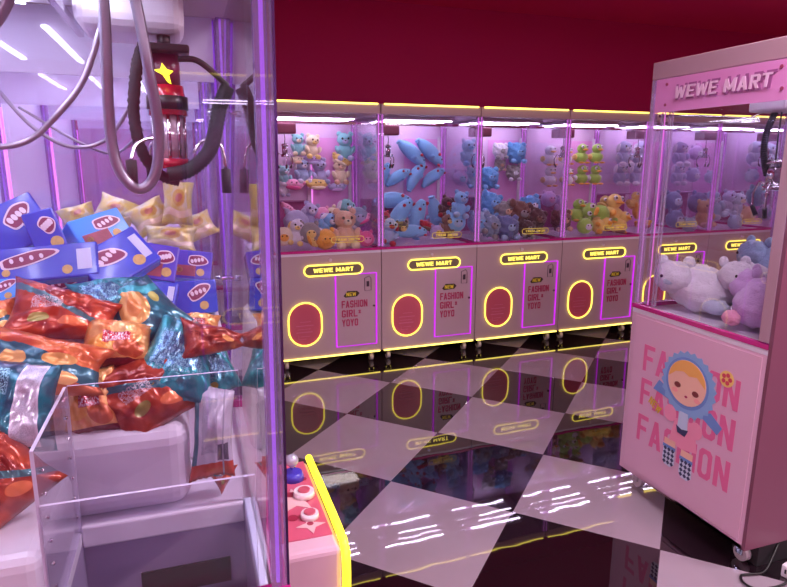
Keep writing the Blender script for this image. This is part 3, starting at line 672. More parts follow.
# key, size (w,h,thickness), position, normal, roll, label
BAGS = [
 ('orange', .205, .145, .08, (-.235, 1.27, 1.228), (.1, -.75, .65), -.28, 'orange red foil snack bag with a teal band, lying on top left of the heap'),
 ('mixed', .25, .15, .08, (-.268, 1.14, 1.172), (.0, -.7, .7), -.22, 'orange and teal foil bag with round crisps printed, at the left edge of the heap'),
 ('panel', .15, .155, .06, (-.277, 1.02, 1.145), (-.05, -.85, .5), -.12, 'teal bag with a white ingredients strip, left of the clear chute'),
 ('orange', .14, .14, .07, (-.29, .96, 1.065), (.1, -.9, .4), .5, 'orange foil bag at the lower left corner, beneath the teal labelled bag'),
 ('chips', .11, .12, .05, (-.187, 1.165, 1.085), (-.1, -.9, .4), .1, 'bright orange crisp bag pressed behind the left of the clear chute'),
 ('orange', .16, .15, .06, (-.085, 1.175, 1.095), (.05, -.85, .5), .45, 'orange foil bag pointing down over the white riser edge'),
 ('chips', .15, .12, .07, (-.142, 1.22, 1.175), (.05, -.75, .65), -.15, 'golden crisp bag with a small red logo, in the middle of the heap'),
 ('teal', .15, .12, .06, (-.16, 1.33, 1.238), (.1, -.7, .7), .1, 'teal bag with pale lettering, tucked behind the orange teal-banded bag'),
 ('tealchip', .19, .16, .06, (-.095, 1.30, 1.215), (.0, -.75, .65), .35, 'teal peaked bag with a big golden crisp, top centre of the heap'),
 ('teal', .185, .18, .06, (-.035, 1.20, 1.14), (.1, -.8, .6), -.35, 'shiny turquoise bag with pale lettering, centre front of the heap'),
 ('chips', .12, .07, .05, (.0, 1.30, 1.175), (.0, -.7, .7), -.1, 'beige crisp bag lying under the blue box near the right pane'),
 ('red', .125, .095, .05, (.032, 1.20, 1.172), (.1, -.8, .6), -.15, 'dark red foil bag pointing right at the glass'),
 ('teal', .085, .12, .05, (.035, 1.235, 1.10), (.1, -.85, .5), .2, 'dark teal bag wedged below the dark red bag'),
 ('label', .085, .19, .04, (.020, 1.135, 1.005), (-.05, -.98, .15), -.08, 'bag turned back to front, white nutrition label showing, hanging into the chute corner'),
 ('orange', .062, .062, .035, (.030, 1.145, .915), (.1, -.95, .2), .72, 'small orange bag tip below the white nutrition label'),
 ('mixed', .11, .09, .05, (-.36, 1.28, 1.222), (.0, -.75, .65), .2, 'crumpled pale orange bag at the far left, behind the orange and teal bag'),
]
TAPER = {0: (.5, 0), 1: (.42, 0), 3: (.1, .3), 5: (0, -.65), 6: (.3, .2), 8: (0, .6), 9: (.1, .5), 11: (.75, 0), 14: (.5, .5), 4: (.0, .2), 7: (.3, 0)}
for i, (k, w0, h0, th, p, n, r_, lab) in enumerate(BAGS):
    tx, ty = TAPER.get(i, (.15, .1)); o = bag('snack_bag', k, w0, h0, th, i+1.3, tx=tx, ty=ty); orient(o, p, n, r_); tag(o, lab, 'snack bag', 'foil snack bags in the nearest machine')
YB = [(.085, .12, (-.02, 1.80, 1.402), (.1, -.95, .2), -.1, 'yellow bag standing upright at the right of the yellow heap'),
      (.10, .08, (-.285, 1.90, 1.36), (.1, -.8, .5), .3, 'leftmost yellow bag of the heap behind the blue boxes'),
      (.12, .09, (-.185, 1.85, 1.375), (-.1, -.8, .5), -.4, 'yellow peaked bag second from the left behind the blue boxes'),
      (.12, .09, (-.095, 1.82, 1.365), (.1, -.8, .5), .5, 'pale grey and yellow bag leaning beside the upright yellow bag'),
      (.14, .075, (-.045, 1.74, 1.31), (.0, -.8, .5), -.1, 'yellow bag lying in front of the upright yellow bag'),
      (.13, .08, (-.20, 1.72, 1.335), (.0, -.8, .5), .1, 'pale yellow bag lying low just behind the blue boxes'),
      (.10, .08, (.03, 1.85, 1.33), (.0, -.8, .5), .4, 'yellow bag seen between the glass posts')]
for i, (w0, h0, p, n, r_, lab) in enumerate(YB):
    o = bag('snack_bag', 'yellow', w0, h0, .04, 30+i, 18, 14); orient(o, p, n, r_); tag(o, lab, 'snack bag', 'yellow snack bags in the second machine')

BB = mat('box_blue', (54, 74, 196), .24, coat=.4, var=.2, bscale=14); BBL = mat('box_light_blue', (70, 150, 240), .2, coat=.6); BBP = mat('box_purple_blue', (86, 76, 190), .25, coat=.6)
LOGW = mat('logo_white', (226, 206, 226), .4); LOGR = mat('logo_plum', (128, 40, 84), .4); COOK = mat('cookie_print', (196, 160, 100), .5, var=.3, bscale=300); LAB = mat('label_pale', (190, 190, 226), .5); FOOD = mat('food_print', (150, 70, 90), .5, var=.5, bscale=90)
def blob(w_, h_, n=26, wob=.12): return [(w_/2*cos(a)*(1+wob*cos(3*a)), h_/2*sin(a)*(1+wob*sin(2*a+.6))) for a in [2*pi*k/n for k in range(n)]]
def snack_box(w_, h_, d_, m, style=0):
    b = MB().box(-w_/2, w_/2, -h_/2, h_/2, -d_/2, d_/2, .004, 2); o = b.build('snack_box', m)
    T = lambda x, y, z, a=0: Matrix.Translation((x, y, z)) @ Matrix.Rotation(a, 4, 'Z')
    z = d_/2+.0002; lx = (-.12 if style % 2 else .12)*w_
    MB().prism(blob(w_*.52, h_*.42), T(lx, h_*.14, z, .5-.3*style), .0008).build('logo_border', LOGW, o)
    q = MB(); q.prism(blob(w_*.46, h_*.34), T(lx, h_*.14, z+.0009, .5-.3*style), .0006).build('logo_badge', LOGR, o)
    q = MB()
    for k in range(4): q.prism(circle(h_*.05, 10, h_*.075), T(lx-w_*.13+w_*.085*k, h_*(.10+.03*k), z+.0016, .3), .0004)
    q.build('logo_lettering', LOGW, o)
    q = MB(); q.prism(circle(h_*.13, 18), T(w_*.22, -h_*.27, z), .0008)
    if style % 3: q.prism(circle(h_*.10, 18), T(-w_*.30, -h_*.22, z), .0008)
    q.build('cookie_picture', COOK, o)
    if style in (1, 3): MB().prism([(-.05*w_, -.3*h_), (.08*w_, -.3*h_), (.08*w_, .3*h_), (-.05*w_, .3*h_)], T(w_*.36, 0, z), .0008).build('barcode_label', LAB, o)
    if style == 2:
        MB().prism([(-.4*w_, -.42*h_), (.1*w_, -.42*h_), (.1*w_, -.05*h_), (-.4*w_, -.05*h_)], T(0, 0, z), .0008).build('food_picture', FOOD, o)
    MB().box(-w_/2+.006, w_/2-.006, -h_/2-.0008, -h_/2-.0001, -d_/2+.005, d_/2-.005).build('end_flap', BBL, o)
    return o
BOXES = [(.125, .105, .05, 0, BB, (-.352, 1.50, 1.374), (.15, -.9, .35), .45, 'large blue biscuit box at the far left top of the heap'),
 (.060, .095, .04, 0, BB, (-.283, 1.44, 1.366), (.2, -.95, .3), .25, 'narrow upright blue box with round logo, beside the big left box'),
 (.12, .075, .06, 2, BBL, (-.192, 1.50, 1.355), (.4, -.75, .5), .25, 'bright blue box with light lid, top centre of the blue boxes'),
 (.21, .075, .05, 1, BB, (-.285, 1.40, 1.302), (.0, -.85, .5), .06, 'long blue box lying below the upright boxes with a barcode label'),
 (.14, .10, .05, 3, BB, (-.145, 1.41, 1.30), (.1, -.8, .6), .55, 'blue box tilted up to the right in the middle with a white label'),
 (.09, .05, .04, 0, BBL, (-.36, 1.36, 1.258), (.0, -.8, .6), .0, 'light blue box low at the left edge above the foil bags'),
 (.14, .06, .04, 1, BBP, (-.235, 1.40, 1.250), (.0, -.8, .6), .12, 'purple blue box just behind the orange teal-banded bag'),
 (.075, .085, .04, 2, BBP, (-.065, 1.44, 1.288), (.1, -.85, .5), -.25, 'purplish box with a food picture leaning right of the tilted box'),
 (.105, .075, .05, 0, BB, (.0, 1.43, 1.21), (.05, -.95, .25), .0, 'blue box with red oval logo, facing front beside the right posts'),
 (.09, .07, .05, 2, BBP, (.005, 1.53, 1.265), (.0, -.9, .4), -.15, 'dim blue box behind the red-logo box by the right posts'),
 (.075, .04, .04, 0, BB, (-.255, 1.55, 1.325), (.0, -.85, .5), .1, 'small dark blue box between the upright box and the bright lid box'),
 (.10, .055, .04, 3, BB, (-.08, 1.36, 1.235), (.0, -.8, .6), -.2, 'blue box half buried behind the teal peaked bag')]
for (w0, h0, d0, st, m, p, n, r_, lab) in BOXES:
    o = snack_box(w0, h0, d0, m, st); orient(o, p, n, r_); tag(o, lab, 'snack box', 'blue biscuit boxes in the nearest machine')

# ------------------------------------------------------------------ plush
PC = {'teal': (128, 196, 206), 'cream': (236, 220, 190), 'yellow': (240, 206, 120), 'purple': (168, 150, 204), 'white': (226, 222, 238), 'lavender': (178, 180, 222), 'pink': (240, 160, 200),
      'greyblue': (140, 160, 190), 'orange': (240, 170, 60), 'tan': (220, 178, 150), 'hotpink': (226, 90, 150), 'blue': (96, 164, 226), 'sky': (128, 186, 236), 'brown': (120, 84, 76), 'darkbrown': (84, 60, 64),
      'grey': (150, 146, 150), 'green': (160, 200, 90), 'gold': (214, 180, 110), 'paleblue': (160, 186, 222), 'slate': (110, 120, 170), 'red': (180, 26, 54), 'lilac': (206, 170, 226), 'icy': (186, 200, 226)}
def pm(c, fur=.6): return mat('plush_'+c, PC[c], .9, bump=fur, bscale=160, var=.14, sheen=.35)
BLK = mat('eye_black', (20, 16, 22), .2, coat=.6)
PROTO = {}
def plush(kind, c1, c2='cream'):
    """a plush toy about .2 tall, centred on its belly, facing -y"""
    k = (kind, c1, c2)
    if k in PROTO:
        t = copy_tree(PROTO[k]); return t
    t = empty('plush_toy'); A, B = pm(c1), pm(c2); fz = .012
    def eyes(y, z, dx, r=.009):
        for s in (-1, 1): MB().ell((s*dx, y, z), (r, r*.6, r), 10, 6).build('eye', BLK, t)
    if kind in ('bear', 'bunny', 'dog'):
        MB().ell((0, 0, -.035), (.062, .052, .066), 20, 14, fuzz=fz).build('body', A, t)
        MB().ell((0, -.012, .052), (.060, .052, .052), 20, 14, fuzz=fz).build('head', A, t)
        MB().ell((0, -.058, .040), (.024, .018, .018), 12, 8).build('muzzle', B, t)
        MB().ell((0, -.075, .046), (.007, .005, .005), 8, 6).build('nose', BLK, t)
        for s in (-1, 1):
            if kind == 'bear': MB().ell((s*.045, -.005, .098), (.020, .012, .020), 12, 8).build('ear', A, t)
            elif kind == 'bunny': MB().ell((s*.028, .0, .125), (.015, .010, .050), 12, 8, rot=Euler((0, s*.2, 0))).build('ear', A, t)
            else: MB().ell((s*.060, -.01, .048), (.014, .022, .040), 12, 8, rot=Euler((0, -s*.25, 0))).build('ear', B, t)
            MB().ell((s*.060, -.03, -.02), (.019, .026, .034), 12, 8, rot=Euler((-.5, s*.4, 0))).build('arm', A, t)
            MB().ell((s*.040, -.055, -.085), (.026, .036, .023), 12, 8).build('foot', B, t)
        eyes(-.060, .062, .022)
    elif kind == 'long':        # long soft fish or seal
        b = MB(); n = 26
        b.tube([(-.13+.26*i/n, .02*sin(i/n*3), .015*sin(i/n*pi)) for i in range(n+1)], .05, seg=16, rf=lambda u: .004+.05*(sin(pi*min(1, u*.93+.03))**.55)); b.build('body', A, t)
        for s in (-1, 1): MB().ell((.02, s*.05, -.02), (.018, .034, .008), 10, 8, rot=Euler((s*.4, 0, 0))).build('fin', A, t)
        MB().ell((-.135, 0, .0), (.012, .035, .022), 10, 8).build('tail', A, t)
        MB().ell((.112, -.018, -.020), (.014, .016, .010), 12, 8).build('mouth', pm('red'), t)
        for s in (-1, 1): MB().ell((.095, s*.036, .022), (.006, .004, .006), 8, 6).build('eye', BLK, t)
        MB().ell((.06, -.03, .040), (.012, .011, .012), 10, 8).build('bow', pm('red'), t)
    elif kind == 'ball':
        MB().ell((0, 0, 0), (.075, .06, .068), 22, 14, fuzz=.008).build('body', A, t)
        MB().ell((0, -.052, -.008), (.034, .014, .028), 12, 8).build('face', B, t)
        for s in (-1, 1): MB().ell((s*.048, 0, .060), (.017, .012, .02), 10, 8).build('ear', A, t)
        eyes(-.067, .004, .016, .006)
    elif kind == 'flat':        # plump pillow animal with two ends
        MB().ell((0, 0, 0), (.085, .05, .040), 20, 12, fuzz=.008).build('body', A, t)
        MB().ell((0, -.030, -.026), (.060, .030, .018), 14, 8).build('belly', B, t)
        for s in (-1, 1): MB().ell((s*.075, -.01, .015), (.022, .022, .016), 10, 8).build('paw', A, t)
        eyes(-.045, .012, .018, .006)
    elif kind == 'shaggy':
        b = MB(); b.ell((0, 0, 0), (.075, .065, .078), 40, 26)
        for v in b.bm.verts: d = v.co.normalized(); v.co += d*.022*noise.noise(v.co*38)+d*.014*noise.noise(v.co*90)
        b.build('body', A, t)
        for s in (-1, 1):
            b = MB(); b.ell((s*.06, -.005, .06), (.026, .02, .026), 18, 12)
            for v in b.bm.verts: v.co += v.co.normalized()*.01*noise.noise(v.co*70)
            b.build('ear', A, t)
            MB().ell((s*.05, -.05, -.065), (.024, .026, .02), 12, 8).build('foot', B, t)
        MB().ell((0, -.066, .0), (.030, .014, .024), 12, 8).build('face', B, t); eyes(-.078, .012, .013, .006)
    elif kind == 'duck':
        MB().ell((0, .0, -.03), (.060, .065, .05), 18, 12, fuzz=.006).build('body', A, t)
        MB().ell((0, -.015, .045), (.046, .044, .044), 18, 12, fuzz=.004).build('head', A, t)
        MB().ell((0, -.065, .036), (.026, .022, .009), 12, 8).build('beak', pm('orange'), t)
        for s in (-1, 1):
            MB().ell((s*.022, -.050, .062), (.014, .008, .015), 12, 8).build('eye_white', pm('white'), t)
            MB().ell((s*.022, -.058, .062), (.006, .004, .007), 8, 6).build('eye', BLK, t)
            MB().ell((s*.060, .005, -.025), (.012, .036, .026), 10, 8).build('wing', B, t)
            MB().ell((s*.030, -.055, -.075), (.022, .03, .009), 10, 8).build('foot', pm('orange'), t)
    elif kind == 'big':         # large fluffy reclining toy
        b = MB(); b.ell((0, 0, 0), (.13, .10, .095), 48, 30)
        for v in b.bm.verts: d = v.co.normalized(); v.co += d*.022*noise.noise(v.co*11)+d*.010*noise.noise(v.co*45)
        b.build('body', A, t)
        b = MB(); b.ell((-.10, -.05, .045), (.075, .07, .065), 36, 22)
        for v in b.bm.verts: v.co += (v.co-Vector((-.10, -.05, .045))).normalized()*(.012*noise.noise(v.co*20)+.008*noise.noise(v.co*60))
        b.build('head', A, t)
        for s in (-1, 1):
            MB().ell((-.10+s*.05, -.03, .105), (.022, .016, .026), 14, 10, fuzz=.006).build('ear', A, t)
            MB().ell((.07, s*.08-.02, -.055), (.05, .035, .03), 16, 10, fuzz=.01).build('leg', B, t)
            MB().ell((-.115+s*.022, -.116, .055), (.006, .004, .007), 8, 6).build('eye', BLK, t)
        MB().ell((-.11, -.112, .035), (.022, .012, .015), 12, 8).build('muzzle', B, t)
    PROTO[k] = t
    return t
ROWN = ['leftmost back-row machine', 'second back-row machine', 'third back-row machine', 'fourth back-row machine', 'fifth back-row machine', 'sixth back-row machine', 'seventh back-row machine']
CN = {'teal': 'teal', 'cream': 'cream', 'yellow': 'yellow', 'purple': 'purple', 'white': 'white', 'lavender': 'lavender', 'pink': 'pink', 'greyblue': 'grey-blue', 'orange': 'orange', 'tan': 'tan', 'hotpink': 'hot pink', 'blue': 'bright blue', 'sky': 'sky blue',
      'brown': 'brown', 'darkbrown': 'dark brown', 'grey': 'grey', 'green': 'green', 'gold': 'gold', 'paleblue': 'pale blue', 'slate': 'slate blue', 'lilac': 'lilac', 'icy': 'icy white', 'red': 'red'}
# machine, kind, colour, second colour, place along the machine, depth, height, scale, tilt, turn, where it is
PLUSH = [
 (0, 'bear', 'teal', 'cream', 0.318, 0.6, 1.640, .75, 0, 0, 'hanging top left behind the claw'),
 (0, 'bear', 'cream', 'yellow', 0.429, 0.6, 1.625, .85, .1, .2, 'hanging at the top beside the claw'),
 (0, 'bear', 'teal', 'lavender', 0.699, 0.6, 1.627, 1.0, 0, -.2, 'hanging top right'),
 (0, 'flat', 'yellow', 'cream', 0.659, 0.58, 1.525, .9, .5, 0, 'hanging right, below the teal bear'),
 (0, 'flat', 'purple', 'lavender', 0.430, 0.58, 1.525, .8, 0, 0, 'hanging centre, second row'),
 (0, 'flat', 'cream', 'tan', 0.310, 0.58, 1.525, .7, 0, .3, 'hanging left, second row'),
 (0, 'dog', 'paleblue', 'white', 0.344, 0.6, 1.440, .9, 0, .2, 'hanging left, third row'),
 (0, 'bear', 'lavender', 'greyblue', 0.489, 0.6, 1.431, .9, -.1, 0, 'hanging centre, third row'),
 (0, 'bear', 'cream', 'tan', 0.654, 0.6, 1.430, .9, 0, 0, 'hanging right, third row'),
 (0, 'flat', 'pink', 'hotpink', 0.261, 0.56, 1.341, 1.0, .1, 0, 'hanging lower left'),
 (0, 'flat', 'yellow', 'cream', 0.453, 0.56, 1.338, 1.0, 0, 0, 'hanging lower centre'),
 (0, 'flat', 'lavender', 'lilac', 0.616, 0.56, 1.313, .8, 0, 0, 'hanging lower right'),
 (0, 'bear', 'teal', 'white', 0.192, 0.56, 1.403, .7, 0, .4, 'hanging at far left, third row'),
 (0, 'dog', 'white', 'lavender', 0.181, 0.56, 1.311, .6, 0, .4, 'hanging low at far left'),
 (0, 'ball', 'lavender', 'white', 0.209, 0.22, 1.076, 1.15, 0, 0, 'in the heap, large at left'),
 (0, 'flat', 'pink', 'lilac', 0.164, 0.28, 1.176, .6, .6, 0, 'perched at left on top'),
 (0, 'bear', 'lavender', 'white', 0.324, 0.3, 1.103, .9, .3, 0, 'in the heap behind the yellow ring toy'),
 (0, 'ball', 'pink', 'lilac', 0.425, 0.3, 1.115, .8, 0, 0, 'in the heap at centre back'),
 (0, 'bear', 'cream', 'white', 0.516, 0.32, 1.087, .75, -.3, 0, 'in the heap behind the orange toy'),
 (0, 'dog', 'teal', 'white', 0.607, 0.3, 1.117, 1.0, .2, .3, 'in the heap, high at right back'),
 (0, 'ball', 'greyblue', 'lavender', 0.693, 0.24, 1.096, 1.0, 0, 0, 'in the heap at right, dark'),
 (0, 'flat', 'pink', 'hotpink', 0.767, 0.22, 1.080, .7, -.4, 0, 'in the heap at the far right'),
 (0, 'ball', 'cream', 'orange', 0.038, 0.1, 0.986, .9, 0, 0, 'in the heap at the front left corner'),
 (0, 'dog', 'white', 'yellow', 0.183, 0.1, 1.009, .8, .2, 0, 'in the heap front left, yellow eared'),
 (0, 'ball', 'grey', 'yellow', 0.285, 0.1, 1.004, 1.0, 0, 0, 'in the heap front, yellow faced'),
 (0, 'flat', 'yellow', 'orange', 0.288, 0.05, 0.966, .7, 1.2, 0, 'in the heap front, upright beside the grey one'),
 (0, 'ball', 'orange', 'orange', 0.401, 0.06, 0.953, 1.0, 0, 0, 'in the heap front centre'),
 (0, 'bear', 'tan', 'cream', 0.570, 0.12, 1.006, 1.25, 0, 0, 'in the heap front, the biggest'),
 (0, 'ball', 'hotpink', 'pink', 0.712, 0.1, 0.942, .8, 0, 0, 'in the heap front right'),
 (0, 'dog', 'sky', 'white', 0.427, 0.22, 1.039, .9, .8, .3, 'in the heap, at the middle'),
 (1, 'long', 'sky', 'red', 0.471, 0.6, 1.575, 1.25, .7, 0, 'hanging top left, slanting down'),
 (1, 'long', 'sky', 'red', 0.635, 0.6, 1.584, 1.25, .75, 0, 'hanging top right, slanting down'),
 (1, 'long', 'sky', 'red', 0.233, 0.58, 1.396, .95, -1.2, 0, 'hanging second row, far left'),
 (1, 'long', 'sky', 'red', 0.357, 0.58, 1.378, 1.0, -.5, 0, 'hanging second row, left'),
 (1, 'long', 'sky', 'red', 0.519, 0.58, 1.385, 1.1, -1.0, 0, 'hanging second row, middle'),
 (1, 'long', 'sky', 'red', 0.676, 0.58, 1.376, 1.0, -.6, 0, 'hanging second row, right'),
 (1, 'ball', 'sky', 'paleblue', 0.670, 0.14, 1.041, 1.1, 0, 0, 'heap, front right'),
 (1, 'bear', 'sky', 'paleblue', 0.719, 0.12, 1.176, .9, .2, 0, 'heap, upper right'),
 (1, 'flat', 'red', 'brown', 0.445, 0.16, 1.015, .8, .4, 0, 'heap, low between long ones'),
 (1, 'ball', 'darkbrown', 'gold', 0.217, 0.14, 1.010, .7, 0, 0, 'heap, small, front left'),
 (2, 'bear', 'paleblue', 'sky', 0.152, 0.5, 1.584, 1.0, 0, 0, 'hanging at far left in the top row'),
 (2, 'ball', 'lilac', 'paleblue', 0.045, 0.5, 1.376, .9, 0, 0, 'hanging at the far left of the second row'),
 (2, 'bear', 'paleblue', 'sky', 0.196, 0.5, 1.375, .8, 0, 0, 'hanging second row beside the left post'),
 (1, 'long', 'sky', 'red', 0.252, 0.44, 1.190, 1.3, 0, 0, 'heap, lying across the top left'),
 (1, 'long', 'sky', 'red', 0.278, 0.3, 1.087, 1.25, -.9, .2, 'heap, left, half upright'),
 (1, 'long', 'sky', 'red', 0.417, 0.26, 1.063, 1.25, -1.3, .4, 'heap, centre, standing'),
 (1, 'long', 'sky', 'red', 0.584, 0.32, 1.077, 1.25, 1.3, 0, 'heap, right of centre, standing'),
 (1, 'ball', 'red', 'brown', 0.091, 0.2, 1.094, .6, 0, 0, 'heap, at the left edge'),
 (1, 'bear', 'brown', 'gold', 0.592, 0.14, 1.012, .8, .3, 0, 'heap, front right'),
 (1, 'bear', 'darkbrown', 'red', 0.654, 0.3, 1.141, .8, .4, 0, 'heap, high behind the others'),
 (1, 'flat', 'gold', 'brown', 0.783, 0.34, 1.110, 1.0, -.5, 0, 'heap, back right slope'),
 (2, 'ball', 'paleblue', 'sky', 0.017, 0.2, 1.023, 1.2, 0, 0, 'heap, far left behind the corner post'),
 (1, 'ball', 'purple', 'gold', 0.496, 0.1, 0.972, .7, 0, 0, 'heap, low front centre'),
 (1, 'dog', 'paleblue', 'red', 0.071, 0.12, 0.987, .9, .3, 0, 'heap, front left corner'),
 (1, 'long', 'sky', 'red', 0.293, 0.12, 0.970, 1.0, 0, 0, 'heap, lying at the front'),
 (2, 'shaggy', 'white', 'grey', 0.506, 0.58, 1.603, .8, 0, 0, 'hanging top left'),
 (2, 'shaggy', 'blue', 'sky', 0.668, 0.58, 1.587, 1.05, 0, 0, 'hanging top right'),
 (2, 'shaggy', 'blue', 'sky', 0.384, 0.56, 1.371, 1.1, 0, 0, 'hanging at the left, lower row'),
 (2, 'shaggy', 'grey', 'white', 0.646, 0.58, 1.413, .8, 0, 0, 'hanging lower right'),
 (2, 'shaggy', 'grey', 'tan', 0.522, 0.6, 1.483, .6, 0, 0, 'hanging in the centre'),
 (2, 'shaggy', 'blue', 'sky', 0.324, 0.4, 1.156, 1.1, .3, 0, 'heap, at the back left'),
 (2, 'shaggy', 'grey', 'tan', 0.427, 0.32, 1.091, 1.0, -.3, 0, 'heap, behind at left of centre'),
 (2, 'shaggy', 'brown', 'grey', 0.529, 0.26, 1.076, 1.2, .2, 0, 'heap, centre'),
 (2, 'shaggy', 'blue', 'white', 0.695, 0.34, 1.134, 1.0, -.2, 0, 'heap, on top in the middle'),
 (3, 'ball', 'lilac', 'pink', 0.058, 0.36, 1.190, .9, 0, 0, 'heap, on top at far left'),
 (2, 'shaggy', 'darkbrown', 'brown', 0.744, 0.22, 1.030, 1.1, .4, 0, 'heap, right of centre'),
 (3, 'shaggy', 'brown', 'tan', 0.063, 0.2, 1.011, 1.0, 0, 0, 'heap, low by the left post'),
 (2, 'shaggy', 'slate', 'paleblue', 0.342, 0.1, 0.964, 1.1, 0, 0, 'heap, front centre'),
 (2, 'shaggy', 'greyblue', 'grey', 0.187, 0.14, 0.998, 1.0, .5, 0, 'heap, front left'),
 (3, 'bear', 'lilac', 'white', 0.194, 0.34, 1.118, .8, .3, 0, 'heap, back left corner'),
 (2, 'shaggy', 'darkbrown', 'grey', 0.513, 0.1, 0.965, .8, .2, 0, 'heap, front, beside the slate one'),
 (4, 'dog', 'lavender', 'white', 0.223, 0.56, 1.583, 1.1, 0, 0, 'hanging top row, left of a pair'),
 (4, 'dog', 'lavender', 'white', 0.424, 0.56, 1.583, 1.1, 0, 0, 'hanging top row, right of a pair'),
 (4, 'dog', 'lavender', 'white', 0.206, 0.56, 1.396, 1.0, 0, 0, 'hanging second row, left of a pair'),
 (4, 'dog', 'lavender', 'white', 0.396, 0.56, 1.395, 1.0, 0, 0, 'hanging second row, right of a pair'),
 (3, 'duck', 'green', 'yellow', 0.545, 0.56, 1.581, 1.0, 0, 0, 'hanging top row, third from the left'),
 (3, 'duck', 'green', 'yellow', 0.769, 0.56, 1.582, 1.0, 0, 0, 'hanging top row, rightmost'),
 (3, 'duck', 'green', 'white', 0.560, 0.56, 1.390, 1.0, 0, 0, 'hanging second row, third from the left'),
 (3, 'duck', 'green', 'white', 0.786, 0.56, 1.388, 1.0, 0, 0, 'hanging second row, rightmost'),
 (3, 'duck', 'white', 'yellow', 0.200, 0.56, 1.562, 1.0, 0, 0, 'hanging leftmost in the top row'),
 (3, 'duck', 'white', 'yellow', 0.382, 0.56, 1.562, .9, 0, 0, 'hanging top row by the corner post'),
 (3, 'duck', 'white', 'gold', 0.212, 0.56, 1.375, 1.0, 0, 0, 'hanging leftmost in the second row'),
 (3, 'duck', 'white', 'gold', 0.407, 0.56, 1.373, .9, 0, 0, 'hanging second row by the corner post'),
 (1, 'bear', 'lavender', 'teal', 0.081, 0.56, 1.604, 1.0, 0, 0, 'hanging top row, far left behind the corner post'),
 (1, 'ball', 'icy', 'lavender', 0.060, 0.5, 1.446, 1.0, 0, 0, 'hanging second row, far left behind the corner post'),
 (3, 'duck', 'green', 'yellow', 0.347, 0.3, 1.082, 1.1, .2, 0, 'heap, at the far left'),
 (3, 'duck', 'green', 'gold', 0.480, 0.22, 1.066, 1.4, -1.2, 0, 'heap, lying on its side at left'),
 (3, 'duck', 'green', 'white', 0.684, 0.24, 1.032, .8, .3, 0, 'heap, small in the middle'),
 (3, 'duck', 'yellow', 'gold', 0.800, 0.24, 1.092, 1.4, .1, 0, 'heap, large with white eyes'),
 (4, 'duck', 'yellow', 'gold', 0.222, 0.36, 1.152, .9, .3, 0, 'heap, on top at left'),
 (4, 'ball', 'orange', 'tan', 0.207, 0.24, 1.059, 1.0, 0, 0, 'heap, left beside yellow duck'),
 (3, 'duck', 'yellow', 'gold', 0.479, 0.1, 0.972, 1.0, 1.3, 0, 'heap, lying at the front'),
 (3, 'duck', 'yellow', 'green', 0.698, 0.12, 0.989, 1.0, .6, 0, 'heap, front right'),
 (3, 'ball', 'green', 'white', 0.306, 0.12, 0.967, .9, 0, 0, 'heap, front left'),
 (3, 'duck', 'gold', 'yellow', 0.752, 0.36, 1.112, 1.0, -.3, 0, 'heap, on top at centre back'),
 (3, 'flat', 'tan', 'brown', 0.637, 0.08, 0.933, .8, 0, 0, 'heap, low at the front centre'),
 (4, 'flat', 'orange', 'red', 0.036, 0.1, 0.968, .9, 0, 0, 'heap, low at the front left corner'),
 (5, 'dog', 'lavender', 'white', 0.091, 0.56, 1.585, 1.1, 0, 0, 'hanging top left'),
 (5, 'ball', 'lilac', 'white', 0.319, 0.56, 1.596, 1.0, 0, 0, 'hanging top right'),
 (5, 'dog', 'icy', 'white', 0.103, 0.56, 1.391, 1.0, 0, 0, 'hanging second row left'),
 (5, 'ball', 'lavender', 'white', 0.310, 0.56, 1.380, 1.0, 0, 0, 'hanging second row middle'),
 (5, 'ball', 'icy', 'paleblue', 0.550, 0.56, 1.358, .9, 0, 0, 'hanging second row right'),
 (4, 'ball', 'slate', 'icy', 0.688, 0.36, 1.142, 1.2, 0, 0, 'heap, back left'),
 (5, 'ball', 'slate', 'paleblue', 0.032, 0.28, 1.124, 1.3, .2, 0, 'heap, at the far left'),
 (5, 'bear', 'gold', 'tan', 0.111, 0.2, 1.024, 1.1, 0, 0, 'heap, beside the left post'),
 (5, 'dog', 'paleblue', 'icy', 0.299, 0.28, 1.099, 1.2, -.3, 0, 'heap, beside the gold bear'),
 (4, 'ball', 'slate', 'lavender', 0.496, 0.12, 0.996, 1.1, 0, 0, 'heap, front left'),
 (5, 'bear', 'lavender', 'icy', 0.467, 0.26, 1.116, 1.0, .2, 0, 'heap, back centre'),
 (4, 'ball', 'greyblue', 'lavender', 0.661, 0.1, 0.937, .9, 0, 0, 'heap, low at the front centre'),
 (6, 'dog', 'icy', 'white', 0.303, 0.56, 1.589, 1.2, 0, 0, 'hanging top left'),
 (6, 'dog', 'icy', 'white', 0.504, 0.56, 1.580, 1.1, 0, 0, 'hanging top right'),
 (6, 'ball', 'icy', 'paleblue', 0.313, 0.56, 1.364, 1.0, 0, 0, 'hanging second row left'),
 (6, 'ball', 'icy', 'white', 0.605, 0.56, 1.340, 1.0, 0, 0, 'hanging second row right'),
 (6, 'ball', 'teal', 'greyblue', 0.152, 0.34, 1.170, 1.4, 0, 0, 'heap, large at the back'),
 (5, 'bear', 'icy', 'cream', 0.580, 0.24, 1.085, 1.1, 0, 0, 'heap, left'),
 (5, 'ball', 'tan', 'cream', 0.643, 0.16, 1.011, 1.0, 0, 0, 'heap, front middle'),
 (6, 'ball', 'icy', 'teal', 0.094, 0.18, 1.012, 1.0, 0, 0, 'heap, front right'),
 (5, 'ball', 'paleblue', 'icy', 0.439, 0.12, 0.944, .9, 0, 0, 'heap, front left'),
]

